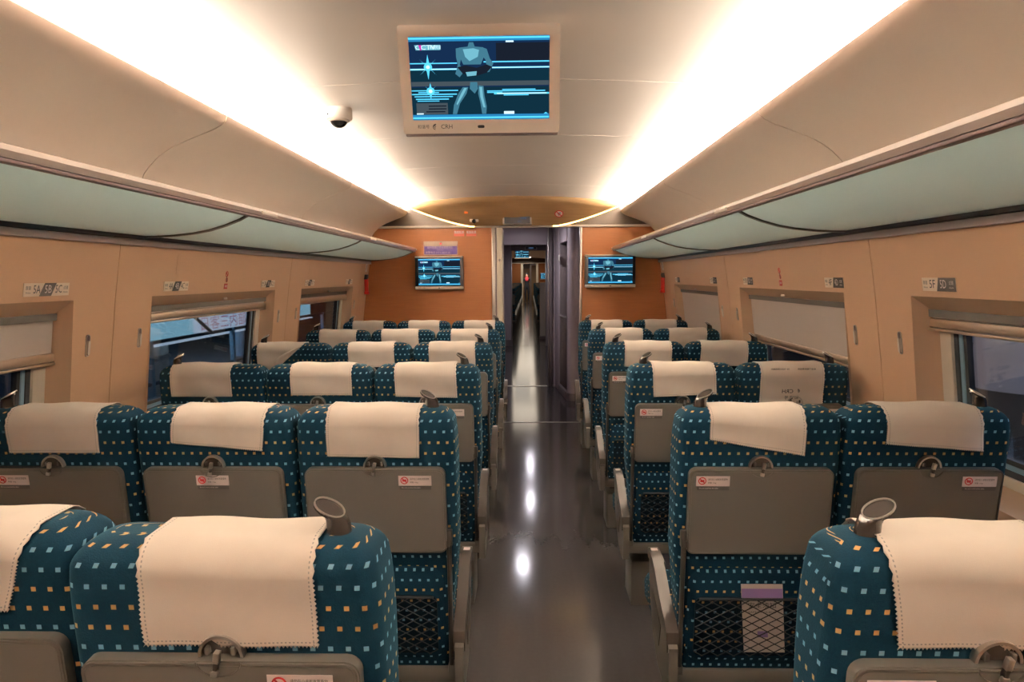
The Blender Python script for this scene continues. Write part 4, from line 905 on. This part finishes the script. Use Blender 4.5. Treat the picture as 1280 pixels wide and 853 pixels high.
for s in (-1, 1):
    fn0 = WF(s)
    for y in (2.57, 2.92, 4.57, 4.92, 6.57):
        def fn(u, v, d): return fn0(y+u, 1.262+v, -d)
        b = B(); b.ring(rrect(-.012, .012, -.043, .043, .0118, 6), rrect(-.009, .009, -.040, .040, .0089, 6), fn, 0.0, 0.004, M['chrome']); b.prism(rrect(-.0095, .0095, -.040, .040, .009, 6), fn, 0.0, 0.0015, M['mauve_dark'])
        r_ = b.build('coat_hook'); tag(r_, 'oval recessed coat hook on the %s wall %s' % ('left' if s < 0 else 'right', hk_where[y]), 'coat hook', 'coat hooks')
        b = B(); b.prism(rrect(-.0065, .0065, -.036, .018, .006, 5), fn, 0.0015, 0.009, M['silver']); b.build('flap', r_)
    def fn(u, v, d): return fn0(3.73+(u if s < 0 else -u), 1.505+v, -d)
    b = B(); b.ring(circ(0, .036, .016), circ(0, .036, .012), fn, 0, .001, M['red']); b.prism([(-.012, .046), (-.008, .050), (.012, .026), (.008, .022)], fn, 0, .0012, M['red'])
    b.ring(circ(0.004, .004, .013), circ(0.004, .004, .010), fn, 0, .001, M['red']); b.prism([(-.002, .025), (.002, .025), (.010, -.004), (.004, -.006)], fn, 0, .0012, M['ink'])
    b.prism([(-.020, -.045), (.020, -.045), (.020, -.016), (-.020, -.016)], fn, 0, .001, M['red']); put_text(b, '禁烟', 0.016, 0, -.031, fn, .0015, M['label'], 'CENTER')
    tag(b.build('warning_sticker'), 'small red warning sticker above the middle window on the %s wall' % ('left' if s < 0 else 'right'), 'sticker')
    for y in (3.27, 5.2):
        b = B()
        for i in range(7):
            for j in range(4):
                b.prism(circ(y-.06+.02*i, 1.558+.018*j, .0022, 6), lambda u, v, d: fn0(u, v, -d), 0, .0006, M['reveal'])
        b.prism(rrect(y-.085, y+.085, 1.540, 1.628, .004, 2), lambda u, v, d: fn0(u, v, -d), 0, .0004, M['wall'])
        tag(b.build('speaker_grille'), 'faint square speaker grille on the %s wall, %s one' % ('left' if s < 0 else 'right', 'nearer' if y < 4 else 'farther'), 'grille', 'speaker grilles')
    # emergency hammer
    b = B(); x = XC+s*(off(1.46)-0.004)
    r_ = empty('emergency_hammer', (x, 6.90, 1.40)); tag(r_, 'red emergency hammer hanging on the %s wall by the end wall' % ('left' if s < 0 else 'right'), 'hammer')
    b = B(); b.box(-0.018, 0.018, -0.022, 0.022, -0.035, 0.115, M['red_paint'], 0.008, Matrix.Translation((-s*0.02, 0, 0))); b.box(-.022, .022, -.03, .03, -0.05, -0.02, M['red_paint'], 0.006, Matrix.Translation((-s*0.022, 0, 0))); b.build('hammer_handle', r_)
    b = B(); b.box(-0.018, 0.018, -0.028, 0.028, 0.100, 0.150, M['black'], 0.006, Matrix.Translation((-s*0.018, 0, 0))); b.build('hammer_head', r_)
    b = B(); b.prism([(6.87, 1.575), (6.95, 1.575), (6.95, 1.67), (6.87, 1.67)], lambda u, v, d: fn0(u, v, -d), 0, .001, M['label']); b.prism([(6.895, 1.60), (6.905, 1.60), (6.93, 1.65), (6.92, 1.65)], lambda u, v, d: fn0(u, v, -d), 0.001, .0014, M['ink'])
    tag(b.build('hammer_label'), 'small pale label above the red hammer on the %s wall' % ('left' if s < 0 else 'right'), 'label')

# ceiling camera
r_ = empty('dome_camera', (-0.868, 3.17, ceil_z(-0.708))); tag(r_, 'round white dome security camera on the cream ceiling', 'camera')
b = B(); b.lathe([(0.060, 0.004), (0.062, -0.004), (0.0625, -0.040), (0.058, -0.048), (0.045, -0.052)], M['white'], 32)
b.lathe([(0.004, -.03), (0.004, -.036)], M['ink'], 8, Matrix.Translation((-.034, -.054, 0))); b.build('housing', r_)
b = B(); mt = Matrix.Translation((0.004, -0.012, -0.048)); prof = [(0.040, 0.0)] + [(0.040*math.cos(R(a)), -0.038*math.sin(R(a))) for a in range(10, 90, 10)]
b.lathe(prof, M['smoke'], 28, mt); dm = b.build('dome', r_)
b = B(); b.lathe([(0.046, 0.004), (0.0465, -0.008), (0.041, -0.012)], M['white'], 28, Matrix.Translation((0.004, -0.012, -0.048))); b.build('dome_ring', r_)

# ------------------------------------------------------------------ next car's seats (aisle seats in view)
b = B(); b.box(-0.2, 0.2, 0.15, 0.35, 0.0, 0.286, M['seat_shell'], 0.01); LEGM = b.mesh('bench_leg')
place = ['first', 'second', 'third', 'fourth', 'fifth', 'sixth', 'seventh', 'eighth', 'ninth', 'tenth', 'eleventh', 'twelfth', 'thirteenth', 'fourteenth', 'fifteenth', 'sixteenth', 'seventeenth', 'eighteenth']
for k in range(16):
    for s, x in ((-1, -0.60), (1, 0.415)):
        y = 18.2+1.02*k
        r_ = empty('train_seat', (x, y, 0.0)); tag(r_, 'distant seat in the next car, %s along the %s side of its aisle' % (place[k], 'left' if s < 0 else 'right'), 'seat', 'seats of the next car')
        r_.scale = (1, 1, 1.08)
        link('bench_leg', LEGM, r_)
        link('backrest', BODY, r_); t_ = link('tray_table', TRAY, r_); lean_place(t_, r_, -0.021); link('seat_cushion', CUSH, r_); link('lower_shell', SHELL, r_)
        a_ = link('armrest', ARM[-s][2], r_); link('armrest_pad', ARM[-s][0], a_)
b = B(); b.box(0.245, 0.44, 16.6, 16.66, 0, 1.38, M['cream'], 0.015); b.box(0.43, 0.60, 16.62, 16.66, 0.9, 1.22, M['white'], 0.01); b.box(0.235, 0.45, 16.58, 16.68, 0, 0.08, M['mauve_dark'], 0.01)
tag(b.build('seat_partition'), 'pale upright partition at the entrance of the next car', 'partition')

# ------------------------------------------------------------------ people
def body(name, joints, bones, mats, loc, rz=0, label='', extra=None):
    """joints: {key:(x,y,z,r)}; one skinned continuous figure"""
    keys = list(joints); me = D.meshes.new(name); me.from_pydata([joints[k][:3] for k in keys], [(keys.index(a), keys.index(c)) for a, c in bones], [])
    o = D.objects.new(name, me); C.objects.link(o)
    sk = o.modifiers.new('skin', 'SKIN'); sk.use_smooth_shade = True; sd = o.modifiers.new('sub', 'SUBSURF'); sd.levels = sd.render_levels = 2
    lay = me.skin_vertices[0] if me.skin_vertices else None
    for i, k in enumerate(keys):
        r_ = joints[k][3]; lay.data[i].radius = r_ if isinstance(r_, tuple) else (r_, r_)
        lay.data[i].use_root = (k == 'pelvis')
    bpy.context.view_layer.update()
    m2 = D.meshes.new_from_object(o.evaluated_get(bpy.context.evaluated_depsgraph_get()))
    o.modifiers.clear(); o.data = m2
    for m in mats[0]: m2.materials.append(m)
    for p in m2.polygons: p.material_index = mats[1](p.center); p.use_smooth = True
    o.location = loc; o.rotation_euler = (0, 0, rz); tag(o, label, 'person'); return o
def human_joints(arm_bend=0):
    J = {'pelvis': (0, 0, .95, (.155, .11)), 'waist': (0, 0, 1.08, (.135, .10)), 'chest': (0, 0, 1.28, (.165, .115)), 'neckb': (0, 0, 1.43, (.09, .075)), 'neck': (0, -.005, 1.50, (.055, .055)),
         'head1': (0, -.015, 1.56, (.070, .085)), 'head2': (0, -.02, 1.63, (.080, .098)), 'head3': (0, -.01, 1.70, (.065, .080))}
    Bn = [('pelvis', 'waist'), ('waist', 'chest'), ('chest', 'neckb'), ('neckb', 'neck'), ('neck', 'head1'), ('head1', 'head2'), ('head2', 'head3')]
    for s, t_ in ((-1, 'l'), (1, 'r')):
        J['sh'+t_] = (s*.17, 0, 1.40, .058); J['el'+t_] = (s*.235, .02, 1.13, .044); J['wr'+t_] = (s*.24, -.06-arm_bend, .90+arm_bend*.6, .028); J['pm'+t_] = (s*.238, -.085-arm_bend, .83+arm_bend*.6, (.034, .018))
        J['hp'+t_] = (s*.09, 0, .86, .090); J['kn'+t_] = (s*.10, -.015, .49, .060); J['an'+t_] = (s*.10, .01, .09, .040); J['to'+t_] = (s*.115, -.14, .035, .032)
        Bn += [('chest', 'sh'+t_), ('sh'+t_, 'el'+t_), ('el'+t_, 'wr'+t_), ('wr'+t_, 'pm'+t_), ('pelvis', 'hp'+t_), ('hp'+t_, 'kn'+t_), ('kn'+t_, 'an'+t_), ('an'+t_, 'to'+t_)]
        for q, (dx, ln) in enumerate(((-.02, .062), (-.007, .075), (.007, .072), (.02, .058))):
            a = J['pm'+t_]; J['f%d%s' % (q, t_)] = (a[0]+dx*.4, a[1]-.01+dx, a[2]-ln*.6, .009); J['g%d%s' % (q, t_)] = (a[0]-s*.012+dx*.3, a[1]-.005+dx, a[2]-ln-.02, .008)
            Bn += [('pm'+t_, 'f%d%s' % (q, t_)), ('f%d%s' % (q, t_), 'g%d%s' % (q, t_))]
        a = J['wr'+t_]; J['th'+t_] = (a[0]-s*.03, a[1]-.04, a[2]-.05, .010); Bn.append(('wr'+t_, 'th'+t_))
    return J, Bn
J, Bn = human_joints(0.10)
def pm1(c): return 0 if c.z < 1.50 and not (abs(c.x) > .18 and c.z < .98 and c.z > .7) else 1
person = body('person', J, Bn, ([M['navy'], M['skin']], pm1), (-0.17, 42.0, 0.0), 0, 'distant person in dark clothes with black hair standing in the far aisle')
b = B(); b.lathe([(0.02, 0.10), (0.07, 0.085), (0.095, 0.04), (0.098, -0.02), (0.09, -0.06)], M['hair'], 20, Matrix.Translation((0, 0.012, 1.68))); b.build('hair', person)
b = B(); b.lathe([(0.085, 0.04), (0.11, 0.02), (0.115, -0.03), (0.10, -0.06)], M['red_scarf'], 20, Matrix.Translation((0, 0, 1.47))); b.box(-.09, .09, -.17, -.10, 1.28, 1.47, M['red_scarf'], .03); b.build('scarf', person)
b = B(); b.box(-.012, .012, -.125, -.095, 1.60, 1.635, M['skin'], .006); b.box(-.028, .028, -.112, -.10, 1.570, 1.582, M['red'], .004)
for s in (-1, 1): b.box(s*.032-.012, s*.032+.012, -.117, -.105, 1.640, 1.650, M['ink'], .003); b.box(s*.088-.008, s*.088+.008, -.02, .015, 1.60, 1.66, M['skin'], .005)
b.build('face', person)
J, Bn = human_joints(0.16)
def pm2(c): return 2 if c.z < .10 else (1 if c.z < 1.02 and not abs(c.x) > .19 else (3 if c.z > 1.50 or (abs(c.x) > .20 and c.z < 0.95) else 0))
p2 = body('person', J, Bn, ([M['shirt'], M['trousers'], M['navy'], M['skin']], pm2), (1.98, 2.80, 0.12), R(-70), 'person in a pale shirt and grey trousers outside the nearest right window')
b = B(); b.lathe([(0.02, 0.10), (0.07, 0.085), (0.095, 0.04), (0.098, -0.02), (0.09, -0.06)], M['hair'], 20, Matrix.Translation((0, 0.012, 1.68))); b.build('hair', p2)
b = B(); b.lathe([(0.185, -0.10), (0.17, 0.0), (0.165, 0.12), (0.185, 0.28), (0.17, 0.36), (0.09, 0.42)], M['shirt'], 28, Matrix.Translation((0, 0, 1.03)) @ Matrix.Diagonal((1, .78, 1, 1))); b.build('loose_shirt', p2)

# ------------------------------------------------------------------ outside: station platforms at night
b = B(); b.box(1.75, 6.0, -4, 14, -0.10, 0.12, M['concrete'], 0.01); struct(b.build('platform_right'))
b = B(); b.box(-9.0, -2.4, -4, 22, -0.10, 0.02, M['concrete'], 0.01); struct(b.build('platform_left'))
b = B(); b.box(5.9, 6.0, -4, 14, 0.02, 3.2, M['concrete']); struct(b.build('wall_platform_right'))
b = B(); b.box(-9.1, -9.0, -4, 24, 0.02, 3.2, M['dark_metal']); b.box(-9.0, -2.4, 22, 22.1, 0.02, 3.2, M['dark_metal']); struct(b.build('wall_platform_left'))
def OS(u, v, d): return (-4.6+d, u, v)
b = B(); b.box(-4.68, -4.6, 7.4, 14.2, 0.72, 1.02, M['e_sign']); b.box(-4.60, -4.595, 9.2, 11.0, 0.74, 1.0, M['e_signw'])
put_text(b, '日客三内部', 0.21, 9.35, 0.87, lambda u, v, d: OS(u, v, d), 0.012, M['e_red'], width=1.5)
b.box(-4.66, -4.56, 7.4, 14.2, 0.69, 0.71, M['e_signw']); tag(b.build('station_banner'), 'pale blue lit banner with red characters outside the left windows', 'banner')
r_ = empty('platform_railing', (-4.2, 9.5, 0)); tag(r_, 'dark steel railing with a slanting brace outside the left windows', 'railing')
b = B(); b.tube([(0, -5.0, .81), (0, 5.5, .81)], .022, M['dark_metal'], 8); b.tube([(0, -5.0, .35), (0, 5.5, .35)], .022, M['dark_metal'], 8); b.build('rail', r_)
for y in (-4.2, -2.1, 0, 2.1, 4.2):
    b = B(); b.box(-.03, .03, y-.03, y+.03, 0.02, .83, M['blue_trim'], 0.006); b.build('post', r_)
b = B(); b.tube([(0.05, -1.35, 1.15), (0.05, -0.7, .81)], .022, M['dark_metal'], 8); b.build('brace', r_)
b = B(); b.box(-4.95, -4.8, 5.6, 8.9, 0.02, 0.98, M['blind']); b.box(-4.79, -4.77, 5.6, 8.9, 0.5, 0.53, M['chrome']); tag(b.build('station_hoarding'), 'pale grey hoarding panel on the platform outside the left windows', 'hoarding')
for y in (5.2, 8.6, 12.0):
    b = B(); b.tube([(-5.2, y, 0.0), (-5.2, y, 3.1)], .10, M['blue_trim'], 16); b.tube([(-5.2, y, 0.0), (-5.2, y, .15)], .15, M['concrete'], 16)
    tag(b.build('platform_column'), '%s round steel column on the platform outside the left windows' % {5.2: 'nearest', 8.6: 'middle', 12.0: 'farthest'}[y], 'column', 'platform columns')
